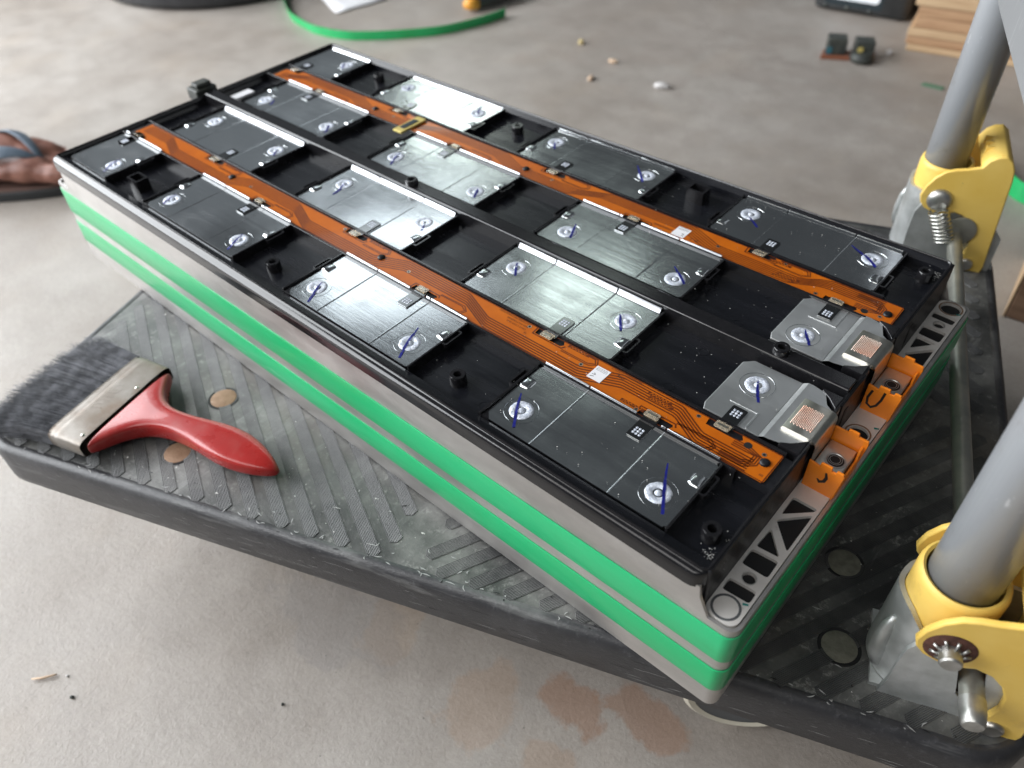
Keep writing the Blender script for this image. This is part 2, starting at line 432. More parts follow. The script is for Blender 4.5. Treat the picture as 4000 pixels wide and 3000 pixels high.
class MB:
    """collects geometry in mm and links it as ONE mesh object"""
    def __init__(self, fn=W):
        self.v, self.f, self.fn = [], [], fn

    def vert(self, *p):
        self.v.append(tuple(p)); return len(self.v) - 1

    def face(self, *idx):
        self.f.append(tuple(idx))

    def box(self, x0, x1, y0, y1, z0, z1):
        i = len(self.v)
        for z in (z0, z1):
            self.v += [(x0, y0, z), (x1, y0, z), (x1, y1, z), (x0, y1, z)]
        self.f += [(i + 3, i + 2, i + 1, i), (i + 4, i + 5, i + 6, i + 7)]
        for k in range(4):
            self.f.append((i + k, i + (k + 1) % 4, i + 4 + (k + 1) % 4, i + 4 + k))
        return self

    def prism(self, poly, z0, z1, axis='z'):
        """poly of (a,b); axis z: (a,b,z); y: (a,w,b) ; x: (w,a,b)"""
        i = len(self.v); n = len(poly)
        def P(a, b, w):
            return (a, b, w) if axis == 'z' else ((a, w, b) if axis == 'y' else (w, a, b))
        for z in (z0, z1):
            self.v += [P(a, b, z) for a, b in poly]
        self.f += [tuple(range(i + n - 1, i - 1, -1)), tuple(range(i + n, i + 2 * n))]
        for k in range(n):
            self.f.append((i + k, i + (k + 1) % n, i + n + (k + 1) % n, i + n + k))
        return self

    def tube(self, pts, r, seg=12, cap=True):
        rr = r if isinstance(r, (list, tuple)) else [r] * len(pts)
        pts = [Vector(p) for p in pts]
        rings = []
        up = None
        for k, p in enumerate(pts):
            t = (pts[min(k + 1, len(pts) - 1)] - pts[max(k - 1, 0)]).normalized()
            if up is None:
                up = t.orthogonal().normalized()
            else:
                up = (up - t * up.dot(t)).normalized()
            s = t.cross(up)
            ring = []
            for j in range(seg):
                a = 2 * math.pi * j / seg
                ring.append(self.vert(*(p + (up * math.cos(a) + s * math.sin(a)) * rr[k])))
            rings.append(ring)
        for a, b in zip(rings, rings[1:]):
            for j in range(seg):
                self.f.append((a[j], a[(j + 1) % seg], b[(j + 1) % seg], b[j]))
        if cap:
            self.f.append(tuple(reversed(rings[0]))); self.f.append(tuple(rings[-1]))
        return self

    def lathe(self, c, axis, prof, seg=24):
        """prof list of (r, h) along axis from c"""
        c = Vector(c); ax = Vector(axis).normalized()
        u = ax.orthogonal().normalized(); w = ax.cross(u)
        rings = []
        for r, h in prof:
            if r < 1e-6:
                rings.append([self.vert(*(c + ax * h))])
            else:
                rings.append([self.vert(*(c + ax * h + (u * math.cos(2 * math.pi * j / seg) + w * math.sin(2 * math.pi * j / seg)) * r)) for j in range(seg)])
        for a, b in zip(rings, rings[1:]):
            for j in range(seg):
                j2 = (j + 1) % seg
                if len(a) == 1 and len(b) == 1:
                    continue
                if len(a) == 1:
                    self.f.append((a[0], b[j2], b[j]))
                elif len(b) == 1:
                    self.f.append((a[j], a[j2], b[0]))
                else:
                    self.f.append((a[j], a[j2], b[j2], b[j]))
        return self

    def strip(self, pts, width, z, closed=False):
        """flat ribbon along 2D points"""
        n = len(pts); L = []
        P = [Vector(p) for p in pts]
        for k in range(n):
            a = P[k - 1] if (k or closed) else P[k]
            b = P[(k + 1) % n] if (k < n - 1 or closed) else P[k]
            d1 = (P[k] - a); d2 = (b - P[k])
            d1 = d1.normalized() if d1.length > 1e-9 else d2.normalized()
            d2 = d2.normalized() if d2.length > 1e-9 else d1
            t = (d1 + d2)
            t = t.normalized() if t.length > 1e-6 else d1
            nn = Vector((-t.y, t.x))
            k_ = 1 / max(0.5, abs(nn.dot(Vector((-d1.y, d1.x)))))
            wd = width[k] if isinstance(width, (list, tuple)) else width
            L.append((self.vert(*(P[k] + nn * wd / 2 * k_), z), self.vert(*(P[k] - nn * wd / 2 * k_), z)))
        rng = range(n) if closed else range(n - 1)
        for k in rng:
            a, b = L[k], L[(k + 1) % n]
            self.f.append((a[1], b[1], b[0], a[0]))
        return self

    def disc(self, x, y, z, r, seg=20, r0=0):
        if r0 <= 0:
            self.f.append(tuple(self.vert(x + r * math.cos(2 * math.pi * j / seg), y + r * math.sin(2 * math.pi * j / seg), z) for j in range(seg)))
        else:
            o = [self.vert(x + r * math.cos(2 * math.pi * j / seg), y + r * math.sin(2 * math.pi * j / seg), z) for j in range(seg)]
            i = [self.vert(x + r0 * math.cos(2 * math.pi * j / seg), y + r0 * math.sin(2 * math.pi * j / seg), z) for j in range(seg)]
            for j in range(seg):
                self.f.append((o[j], o[(j + 1) % seg], i[(j + 1) % seg], i[j]))
        return self

    def build(self, name, material, parent=None, smooth=False, bevel=0, seg=2, auto=None):
        me = bpy.data.meshes.new(name)
        me.from_pydata([self.fn(*p) for p in self.v], [], self.f)
        me.update()
        bm = bmesh.new(); bm.from_mesh(me)
        bmesh.ops.recalc_face_normals(bm, faces=bm.faces)
        bm.to_mesh(me); bm.free()
        return link(name, me, material, parent, smooth, bevel, seg)


def link(name, me, material, parent=None, smooth=False, bevel=0, seg=2):
    me.materials.clear()
    me.materials.append(MATS[material])
    if smooth:
        me.polygons.foreach_set('use_smooth', [True] * len(me.polygons))
        if smooth != 'all':
            me.set_sharp_from_angle(angle=math.radians(smooth if smooth is not True else 40))
    o = bpy.data.objects.new(name, me)
    COL.objects.link(o)
    if parent is not None:
        put(o, parent)
    if bevel:
        md = o.modifiers.new('bevel', 'BEVEL')
        md.width = bevel / 1000.0
        md.segments = seg
        md.limit_method = 'ANGLE'
        md.angle_limit = math.radians(35)
    return o


WM = {}


def put(o, parent):
    o.parent = parent
    o.matrix_parent_inverse = Matrix.Translation(-WM.get(parent, Vector((0, 0, 0))))
    WM[o] = WM.get(o, Vector((0, 0, 0)))


def tag(o, label, cat, group=None, kind=None):
    if label: o['label'] = label
    if cat: o['category'] = cat
    if group: o['group'] = group
    if kind: o['kind'] = kind
    return o


def thing(name, label, cat, loc, group=None):
    o = bpy.data.objects.new(name, None)
    COL.objects.link(o)
    o.location = loc
    o.empty_display_size = 0.02
    WM[o] = Vector(loc)
    return tag(o, label, cat, group)


def text(body, size, x, y, z, rot, material, parent, name='lettering', fn=W, align='LEFT'):
    """lettering as flat mesh; rot in degrees about z, anchored at x,y (mm)"""
    cu = bpy.data.curves.new(name, 'FONT')
    cu.body = body; cu.size = size; cu.align_x = align
    ob = bpy.data.objects.new(name, cu)
    COL.objects.link(ob)
    dg = bpy.context.evaluated_depsgraph_get()
    me = bpy.data.meshes.new_from_object(ob.evaluated_get(dg))
    bpy.data.objects.remove(ob)
    c, s = math.cos(math.radians(rot)), math.sin(math.radians(rot))
    for v in me.vertices:
        p = v.co
        v.co = fn(x + c * p.x - s * p.y, y + s * p.x + c * p.y, z)
    return link(name, me, material, parent)


def arc(cx, cy, r, a0, a1, n):
    return [(cx + r * math.cos(math.radians(a0 + (a1 - a0) * k / n)), cy + r * math.sin(math.radians(a0 + (a1 - a0) * k / n))) for k in range(n + 1)]


def rrect(x0, x1, y0, y1, r, n=5):
    return arc(x1 - r, y1 - r, r, 0, 90, n) + arc(x0 + r, y1 - r, r, 90, 180, n) + arc(x0 + r, y0 + r, r, 180, 270, n) + arc(x1 - r, y0 + r, r, 270, 360, n)


# ------------------------------------------------------------------ the floor
fl = MB(lambda x, y, z: Vector((x, y, z)))
i = [fl.vert(-14, -10, 0), fl.vert(8, -10, 0), fl.vert(8, 14, 0), fl.vert(-14, 14, 0)]
fl.face(*i)
o = fl.build('concrete_floor', 'concrete')
tag(o, 'worn grey concrete workshop floor with rusty stains', 'floor', kind='structure')

# ------------------------------------------------------------------ platform trolley
E0, E1, N0, N1 = -447.0, 188.0, -411.0, 28.0      # deck outline in its own frame
ZT, ZB = -94.0, -126.0
trolley = thing('platform_trolley', 'scuffed black platform trolley with yellow handle clamps under the battery module', 'trolley', EN(-130, -208, FLOOR))


def ring_pts(inset, r):
    return rrect(E0 + inset, E1 - inset, N0 + inset, N1 - inset, max(r - inset, 2), 8)


d = MB(EN)
prof = [(8.0, ZT), (6.2, ZT + 0.6), (4.5, ZT + 0.5), (2.2, ZT - 1.0), (0.7, ZT - 3.4), (0.0, ZT - 7), (0.0, ZB + 2), (1.0, ZB), (12, ZB)]
rings = []
for ins, z in prof:
    rings.append([d.vert(a, b, z) for a, b in ring_pts(ins, 34)])
for a, b in zip(rings, rings[1:]):
    for k in range(len(a)):
        d.face(a[k], a[(k + 1) % len(a)], b[(k + 1) % len(a)], b[k])
deck_edge = d.build('deck_rim', 'deck_edge', trolley, smooth='all')
d = MB(EN)
d.face(*[d.vert(a, b, ZT) for a, b in ring_pts(8, 34)])
d.face(*[d.vert(a, b, ZB + 1) for a, b in ring_pts(12, 34)])
deck = d.build('deck', 'deck_rubber', trolley)

# concentric diamond ribs of the tread, one object each
EC, NC = -130.0, -192.0


def clip(lo, hi, p, dv):
    t0, t1 = -9e9, 9e9
    for k in range(2):
        if abs(dv[k]) < 1e-9: continue
        a, b = (lo[k] - p[k]) / dv[k], (hi[k] - p[k]) / dv[k]
        t0, t1 = max(t0, min(a, b)), min(t1, max(a, b))
    return t0, t1


S2 = math.sqrt(0.5)
ribs = 0
for se in (-1, 1):
    for sn in (-1, 1):
        for k in range(1, 26):
            c = 20.0 * k + 9 + (3 if se > 0 else 0)
            # line se*(e-EC)+sn*(n-NC)=c, inside the quadrant with a gap at its centre lines
            p = (EC + se * c / 2, NC + sn * c / 2)
            dv = (se * S2, -sn * S2)
            g = 9 + rnd.random() * 3
            lo = (min(EC + se * g, E1 - 14) if se > 0 else E0 + 15, NC + sn * g if sn > 0 else N0 + 15)
            hi = (E1 - 15 if se > 0 else EC - g, N1 - 7.6 if sn > 0 else NC - g)
            t0, t1 = clip(lo, hi, p, dv)
            if t1 - t0 < 10: continue
            a = Vector((p[0] + dv[0] * t0, p[1] + dv[1] * t0)); b = Vector((p[0] + dv[0] * t1, p[1] + dv[1] * t1))
            L = (b - a).length; h = 4.0
            me = bpy.data.meshes.new('tread_rib')
            q = [(-L / 2 + 2, -h), (L / 2 - 2, -h), (L / 2, 0), (L / 2 - 2, h), (-L / 2 + 2, h), (-L / 2, 0)]
            vs = [(x / 1000, y / 1000, -0.0005) for x, y in q] + [(x * 0.996 / 1000, y * 0.95 / 1000, 0.00042) for x, y in q]
            fs = [tuple(range(6, 12))] + [(j, (j + 1) % 6, 6 + (j + 1) % 6, 6 + j) for j in range(6)]
            me.from_pydata(vs, [], fs); me.update()
            o = link('tread_rib', me, 'deck_rib')
            mid = EN((a.x + b.x) / 2, (a.y + b.y) / 2, ZT)
            wa, wb = EN(a.x, a.y, ZT), EN(b.x, b.y, ZT)
            o.location = mid
            o.rotation_euler = (0, 0, math.atan2(wb.y - wa.y, wb.x - wa.x))
            o.parent = deck
            o.matrix_parent_inverse = Matrix.Identity(4)
            # deck sits at the origin but hangs on the trolley empty
            ribs += 1

for (e, n, mt) in ((-305, -59, 'plug_brown'), (-304, -8, 'plug_brown'), (97, -60, 'plug_grey'), (98, -9, 'plug_grey')):
    b = MB(EN); b.lathe((e, n, ZT), (0, 0, 1), [(10.6, 0.10), (10.2, 0.45), (8.8, 0.2)], 28)
    b.build('plug_hole_edge', 'hole_dark', deck, smooth=True)
    b = MB(EN)
    b.lathe((e, n, ZT), (0, 0, 1), [(8.9, -1), (8.7, 0.35), (7.8, 0.6), (0, 0.62)], 28)
    b.build('bolt_plug', mt, deck, smooth=True)

# casters
for (e, n) in ((67, -27.5), (-275, -64), (67, -382), (-275, -382)):
    b = MB(EN)
    ax = (0.22, 1, 0); r = 39.0; zc = FLOOR + r
    b.lathe((e, n + 13 * 1, zc), ax, [(18, 0), (30, 1.5), (34, 2), (37.5, -0.5), (39, -5), (39, -22), (37.5, -26), (30, -27), (18, -26)], 40)
    c = b.build('caster', 'wheel_grey', trolley, smooth=True)
    b = MB(EN); b.lathe((e, n + 13.3, zc), ax, [(30.5, 1.6), (34, 2.6), (37, 0.6), (37.6, -1)], 40)
    b.build('tyre_side', 'tyre_cream', c, smooth=True)
    b = MB(EN); b.lathe((e, n + 13.3, zc), ax, [(0, 3), (9, 3), (10, 1.5), (18, 1.5), (18, -1)], 32)
    b.build('hub', 'galvanised', c, smooth=True)
    b = MB(EN)
    for s in (16.5, -17.5):
        b.prism([(e - 14, zc - 10), (e + 14, zc - 10), (e + 26, ZB - 4), (e - 26, ZB - 4)], n + s, n + s + 2.2, 'y')
    b.box(e - 40, e + 40, n - 34, n + 34, ZB - 4, ZB)
    b.build('fork', 'galvanised', c)


def clamp(nc, s):
    """clamp assembly around one handle tube; s=+1 -> outer side faces +n"""
    fn = lambda e, n, z: EN(e, nc + s * n, z)
    TE = 131.0
    # galvanised bracket: cup around the sleeve and two cheeks
    b = MB(fn)
    R = 21.6
    angs = [92 + 176 * k / 18 for k in range(19)]
    ou, inn = [], []
    def topz(a):
        x = math.cos(math.radians(a))
        return -37 - 16 * max(0.0, x + 0.75) - 1.6 * math.sin(math.radians(a * 4))
    for a in angs:
        ca, sa = math.cos(math.radians(a)), math.sin(math.radians(a))
        zt, zb = topz(a), -91
        ou.append((b.vert(TE + R * ca, R * sa, zb), b.vert(TE + R * ca, R * sa, zt)))
        inn.append((b.vert(TE + (R - 2.4) * ca, (R - 2.4) * sa, zb), b.vert(TE + (R - 2.4) * ca, (R - 2.4) * sa, zt)))
    for k in range(len(angs) - 1):
        b.face(ou[k][0], ou[k + 1][0], ou[k + 1][1], ou[k][1]); b.face(inn[k][0], inn[k][1], inn[k + 1][1], inn[k + 1][0])
        b.face(ou[k][1], ou[k + 1][1], inn[k + 1][1], inn[k][1]); b.face(ou[k][0], inn[k][0], inn[k + 1][0], ou[k + 1][0])
    br = b.build('hinge_bracket', 'galvanised', trolley, smooth=35)
    for side in (1, -1):
        b = MB(fn)
        outline = [(116, -94), (181, -94), (181, -66), (166, -48), (141, -44), (134, -50), (127, -47), (121, -44), (117.5, -52), (117, -66), (117.4, -80)]
        if side > 0:
            slot = arc(149.5, -73, 5.6, 180, 360, 8) + arc(149.5 - 5.5, -52, 5.6, 0, 180, 8)
            cu = bpy.data.curves.new('cheek', 'CURVE'); cu.dimensions = '2D'; cu.fill_mode = 'BOTH'; cu.extrude = 1.1
            for poly in (outline, slot):
                sp = cu.splines.new('POLY'); sp.points.add(len(poly) - 1); sp.use_cyclic_u = True
                for p_, (x, y) in zip(sp.points, poly): p_.co = (x, y, 0, 1)
            ob = bpy.data.objects.new('cheek', cu); COL.objects.link(ob)
            me = bpy.data.meshes.new_from_object(ob.evaluated_get(bpy.context.evaluated_depsgraph_get()))
            bpy.data.objects.remove(ob)
            for v in me.vertices:
                p = v.co.copy(); v.co = fn(p.x, 21.9 + p.z, p.y)
            link('cheek_plate', me, 'galvanised', br)
        else:
            b.prism(outline, -22.9, -20.7, 'y')
            b.build('cheek_plate', 'galvanised', br)
    b = MB(fn); b.box(112, 184, -20.5, 20.5, -94, -91.5)
    b.build('base_plate', 'galvanised', br)
    b = MB(fn); b.box(141, 160, 14, 15.5, -88, -44)
    b.build('slot_shade_plate', 'rust', br)  # dark plate added behind the slot to stand for the shade inside it
    b = MB(fn)
    pts = [(112.0, 9.0, -50), (110.6, 9.5, -58), (110.4, 10.0, -68), (111.4, 10.6, -78), (113.4, 11.0, -86)]
    b.tube(pts, [1.5, 3.2, 3.8, 4.2, 3.0], 10)
    b.build('weld_bead', 'galvanised', br, smooth='all')
    # yellow sleeve
    b = MB(fn)
    b.lathe((TE, 0, -70), (0, 0, 1), [(18.4, 0), (18.8, 28), (18.8, 48), (18.2, 50.6), (17.0, 51.4), (15.7, 50.6), (15.4, 30)], 40)
    sl = b.build('sleeve', 'yellow_plastic', trolley, smooth=50)
    # lever housing: two cheeks and a rounded back
    out = [(116.5, -37), (118.4, -29), (122.5, -21.5), (128, -16), (134, -13.6), (141, -12.2), (149, -9.5), (152, -4.0), (157, -0.4), (162, 0.3), (166.5, -3), (169.5, -9), (171, -17), (176.8, -90), (175.6, -95.2), (171, -97.4),
           (163, -97), (157.6, -94), (155.4, -89.5), (157, -84.5), (159.5, -80), (160.8, -73), (159.6, -63), (156, -55), (150, -49), (143, -46.8), (136, -50), (129, -49.5), (122, -46.5), (118, -42)]
    b = MB(fn)
    for side in (1, -1):
        b.prism(out, 23.2 * side, 26.6 * side, 'y')
    back = out[6:16]
    inner = [(x - 4.2 if k > 3 else x + 0.6, z - (4.0 if k < 5 else 0)) for k, (x, z) in enumerate(back)]
    b.prism(back + inner[::-1], -23.2, 23.2, 'y')
    hs = b.build('clamp_housing', 'yellow_plastic', trolley, smooth=50, bevel=0.9)
    b = MB(fn)
    for y in (-8, 0, 8):
        b.box(150, 158, y - 1.2, y + 1.2, -14, -1.5)
    b.build('stiffener', 'yellow_plastic', hs, bevel=0.5)
    # rusty washer and pin, lower pin, rivet
    o26 = 26.8
    b = MB(fn); b.lathe((130, o26, -37), (0, 1, 0), [(0, 0.6), (6, 1.0), (9.3, 0.6), (10.3, 0), (10.3, -1)], 32)
    b.build('push_nut', 'rust', hs, smooth=True)
    b = MB(fn)
    for k in range(9):
        a = 2 * math.pi * k / 9
        b.tube([(130 + 4.6 * math.cos(a), o26 + 2.6, -37 + 4.6 * math.sin(a)), (130 + 7.6 * math.cos(a), o26 + 0.9, -37 + 7.6 * math.sin(a))], [0.6, 0.9], 5)
    b.build('nut_teeth', 'pin_steel', hs, smooth='all')
    b = MB(fn); b.lathe((130, o26, -37), (0, 1, 0), [(4.6, 0), (4.6, 6.8), (4.0, 7.6), (0, 7.8)], 28)
    b.build('pivot_pin', 'pin_steel', hs, smooth=35)
    b = MB(fn); b.lathe((163.6, 26.6, -89), (0, 1, 0), [(5.4, 0), (5.2, 1.4), (4.2, 2.2), (3.0, 1.6), (0, 1.7)], 28)
    b.build('rivet', 'nut_steel', hs, smooth=50)
    b = MB(fn); b.lathe((130, -26.8, -38), (0, -1, 0), [(8.6, 0), (8.3, 1.6), (6.4, 3.6), (3.2, 4.7), (0, 5.0)], 28)
    b.build('dome_bolt', 'pin_steel', hs, smooth='all')
    b = MB(fn); b.lathe((164, -26.6, -88), (0, -1, 0), [(5.0, 0), (4.8, 1.6), (3.8, 2.4), (0, 2.2)], 24)
    b.build('rivet', 'nut_steel', hs, smooth=50)
    return br, hs


clamp(-14.5, 1)
far_br, far_hs = clamp(-388.0, -1)
# handle: two posts, cross plate, top bend
b = MB(EN)
zt = 760
pts = [(131, -14.5, -66), (130.6, -14.5, 200), (128, -14.5, zt - 70), (127.4, -24, zt - 22), (127, -60, zt), (127, -343, zt), (127.4, -379, zt - 22), (128, -388, zt - 70), (128.4, -388, 200), (129, -388, -66)]
b.tube(pts, 14.6, 40)
hd = b.build('handle_tube', 'tube_paint', trolley, smooth='all')
b = MB(EN)
b.prism([(-372, 113), (-300, 113.5), (-165, 119), (-100, 119), (-30, 117), (-30, 205), (-372, 205)], 112.4, 114.6, 'x')
b.build('cross_plate', 'panel_paint', hd, bevel=0.4)
# foot bar with coil spring
b = MB(EN); b.tube([(148, 21, -66), (148, 0, -66), (148.5, -200, -67), (149, -355, -66), (148.6, -361, -64), (146, -364, -58)], 5.2, 18)
fb = b.build('foot_bar', 'bar_steel', trolley, smooth=40)
b = MB(EN); b.lathe((148, 15, -66), (0, 1, 0), [(5.6, 0), (5.6, 6), (5.0, 11.4), (4.2, 12.4), (0, 12.6)], 24)
b.build('bar_end', 'pin_steel', fb, smooth=40)
b = MB(EN)
hel = []
c0, c1 = Vector((131, -355, -44)), Vector((142, -352, -66)); ax = (c1 - c0); u = ax.orthogonal().normalized(); v = ax.normalized().cross(u)
for k in range(8 * 16 + 1):
    a = 2 * math.pi * k / 16
    hel.append(c0 + ax * (k / (8 * 16)) + (u * math.cos(a) + v * math.sin(a)) * 6.4)
b.tube(hel, 0.95, 8)
b.build('coil_spring', 'spring_steel', fb, smooth='all')
b = MB(EN); b.lathe((151, -361, -60), (0, 1, 0), [(11, -1), (11, 1.2), (9.5, 2), (0, 2)], 28)
b.build('spring_disc', 'bar_steel', fb, smooth=40)

# ------------------------------------------------------------------ battery module
YC = 112.5
XN, XF = 39.0, -527.0
BOT = -92.5
mod = thing('battery_module', 'opened battery module with silver busbar plates and orange flex circuits on black tray', 'battery module', W(-245, YC, BOT))

# casing: rounded lower shell plus the two taller side plates
b = MB()
o_ = rrect(-545, 57, -25, 250, 5.5, 6)
i_ = rrect(-543.4, 55.4, -23.4, 248.4, 4.2, 6)
rows = []
for ring, z in ((o_, BOT), (o_, -24.2), (i_, -24.2), (i_, BOT)):
    rows.append([b.vert(x, y, z) for x, y in ring])
for a, c in zip(rows, rows[1:] + rows[:1]):
    for k in range(len(a)):
        b.face(a[k], a[(k + 1) % len(a)], c[(k + 1) % len(a)], c[k])
casing = b.build('casing', 'casing_aluminium', mod, smooth=35)
b = MB(); b.face(*[b.vert(x, y, BOT + 0.6) for x, y in i_])
b.build('base_sheet', 'casing_aluminium', casing)
for y0, y1 in ((-25.02, -23.4), (248.4, 250.02)):
    b = MB()
    b.prism([(-525, -24.2), (39.2, -24.2), (43.5, -24.2), (38.4, -13.5), (37.4, -6.5), (-524.5, -6.5)], y0, y1, 'y')
    b.build('side_plate', 'casing_aluminium', casing)
b = MB(); b.box(-526, 38.2, -23.2, 248.2, -91, -8)
b.build('cell_block', 'hole_dark', casing)


def plate_with_holes(name, outline, holes, z0, z1, material, parent):
    cu = bpy.data.curves.new(name, 'CURVE'); cu.dimensions = '2D'; cu.fill_mode = 'BOTH'
    cu.extrude = (z1 - z0) / 2
    for poly in [outline] + holes:
        sp = cu.splines.new('POLY'); sp.points.add(len(poly) - 1); sp.use_cyclic_u = True
        for p, (x, y) in zip(sp.points, poly): p.co = (x, y, 0, 1)
    ob = bpy.data.objects.new(name, cu); COL.objects.link(ob)
    me = bpy.data.meshes.new_from_object(ob.evaluated_get(bpy.context.evaluated_depsgraph_get()))
    bpy.data.objects.remove(ob)
    for v in me.vertices:
        p = v.co.copy(); v.co = W(p.x, p.y, (z0 + z1) / 2 + p.z)
    return link(name, me, material, parent)


def roundpoly(pts, r, n=4):
    out = []
    m = len(pts)
    for k in range(m):
        p0, p1, p2 = Vector(pts[k - 1]), Vector(pts[k]), Vector(pts[(k + 1) % m])
        a, c = (p0 - p1).normalized(), (p2 - p1).normalized()
        s, t = p1 + a * r, p1 + c * r
        for j in range(n + 1):
            u = j / n
            q = s * (1 - u) ** 2 + p1 * 2 * u * (1 - u) + t * u * u
            out.append((q.x, q.y))
    return out


half = [[(41.0, -9.0), (41.0, -2.0), (53.6, -1.2), (53.8, -8.2)], [(41.0, 7.6), (41.0, 17.4), (53.4, 18.4), (53.6, 7.8)],
        [(41.6, 19.6), (42.2, 32.6), (52.6, 20.6)], [(41.6, 38.4), (53.6, 51.2), (53.6, 25.4)], [(41.8, 42.6), (41.6, 55.5), (53.6, 55.5), (53.4, 53.6)]]
holes = []
for h in half:
    holes.append(roundpoly(h, 1.7))
    holes.append(roundpoly([(x, 225 - y) for x, y in h][::-1], 1.7))
for (x, y, r) in ((47.6, 2.8, 2.9), (47.6, 222.2, 2.9), (47.6, 241.0, 5.6), (47.6, YC, 5.2)):
    holes.append(arc(x, y, r, 0, 351, 24))
ep = plate_with_holes('end_plate', roundpoly([(39.6, -22.8), (55.0, -22.8), (55.0, 247.8), (39.6, 247.8)], 5), holes, -34, -23.6, 'end_aluminium', mod)
b = MB(); b.box(40.4, 54.4, -11, 246.5, -46, -25.4)  # raised dark fill paints in the shade inside the end plate pockets
b.build('pocket_shade_fill', 'hole_dark', ep)
b = MB(); b.lathe((47.0, -15.8, -23.6), (0, 0, 1), [(6.6, -0.3), (6.5, 0.1), (5.5, 0.25), (5.2, -0.3), (0, -0.35)], 32)
b.build('corner_stud', 'pad_grey', ep, smooth=30)
for y, r in ((2.8, 3.4), (222.2, 3.4), (241, 6.8), (YC, 6.6)):
    b = MB(); b.disc(47.6, y, -23.5, r, 28, r * 0.86)
    b.build('hole_rim', 'nut_steel' if r < 4 else 'plug_brown', ep)
for (x, y, a) in ((53.2, -9.5, 20), (54.0, 91.5, 0), (54.0, 121.5, 5), (53.5, 238, 40)):
    b = MB(); b.strip([(x - 1.6, y - 0.6), (x + 0.6, y + 0.4)], [1.3, 0.9], -23.45)
    b.build('paint_dab', 'marker_green', ep)
# far end plate (hidden side)
b = MB(); b.box(-543, -528.5, -22.8, 247.8, -90, -26)
b.build('end_plate', 'end_aluminium', mod)

# --- the black tray
FZ = -5.0                            # pocket floor
tray_e = MB()
tray_e.box(XF + 1, XN - 1.2, -20.4, 245.4, FZ - 2.6, FZ)
tray = tray_e.build('tray', 'tray_floor', mod)
# perimeter rim: profile swept round the tray (d = distance outward from y=-22 line)
prof = [(-3.0, FZ), (-1.2, -1.0), (-0.9, 1.7), (-0.4, 2.3), (0.4, 2.2), (0.7, 1.3), (1.3, 1.0), (2.0, 0.85), (2.7, 0.55), (3.3, 0.1), (3.8, -0.6), (4.1, -1.4), (4.25, -2.3), (4.3, -3.4), (4.35, -8.0), (2.6, -8.0)]
b = MB()
rows = []
for dd, z in prof:
    rr = 3.0 + max(dd, -2)
    rows.append([b.vert(x, y, z) for x, y in rrect(XF - dd, XN - 1.0 + min(dd, 0.9), -22 - dd, 247 + dd, max(rr, 0.6), 5)])
for a, c in zip(rows, rows[1:]):
    for k in range(len(a)):
        b.face(a[k], a[(k + 1) % len(a)], c[(k + 1) % len(a)], c[k])
b.build('rim', 'rim_plastic', tray, smooth=50)
# near end wall, cut away where the two terminals pass
b = MB()
for y0, y1 in ((-21.5, 62), (98.5, 126.5), (163, 246.5)):
    b.box(XN - 1.4, XN + 0.4, y0, y1, -24, 1.9)
b.box(XN - 1.4, XN + 0.38, 62, 98.5, -24, -6); b.box(XN - 1.4, XN + 0.38, 126.5, 163, -24, -6)
b.build('end_wall', 'black_plastic', tray, bevel=0.5)
for y in (104.5, 186):
    b = MB(); b.prism([(y, -6), (y + 4.5, -6), (y + 4.3, -9), (y + 1.0, -21), (y + 0.4, -21)], XN + 0.42, XN + 0.6, 'x')
    b.build('wall_slot', 'hole_dark', tray)
# sloped ledge beside the outer plates (both sides) and the central beam
b = MB()
b.prism([(-20.6, FZ - 0.5), (-20.6, 0.3), (-14.8, -1.4), (-14.8, FZ - 0.5)], XF + 3, XN - 2, 'x')
b.prism([(245.6, FZ - 0.5), (245.6, 1.6), (242.6, -1.0), (242.6, FZ - 0.5)], XF + 3, XN - 2, 'x')
b.build('ledge', 'tray_floor', tray)
b = MB()
b.prism([(107.4, FZ - 0.5), (108.0, 3.6), (108.9, 4.3), (117.4, 4.3), (118.4, 3.7), (120.2, 0.2), (121.2, FZ - 0.5)], XF + 2, XN - 1.6, 'x')
b.build('centre_beam', 'rim_plastic', tray, bevel=0.5)
# walls of the flex circuit channels
for y in (31.8, 54.9, 225 - 31.8, 225 - 54.9):
    b = MB(); b.box(XF + 4, XN - 6 if 40 < y < 190 else 20, y - 0.75, y + 0.75, FZ - 0.5, 1.6)
    b.build('channel_wall', 'rim_plastic', tray, bevel=0.25)
b = MB()
for y0, y1 in ((33, 54), (171, 192)):
    b.box(XF + 4, 37, y0, y1, FZ - 0.5, -0.5)
b.build('channel_floor', 'black_plastic', tray)

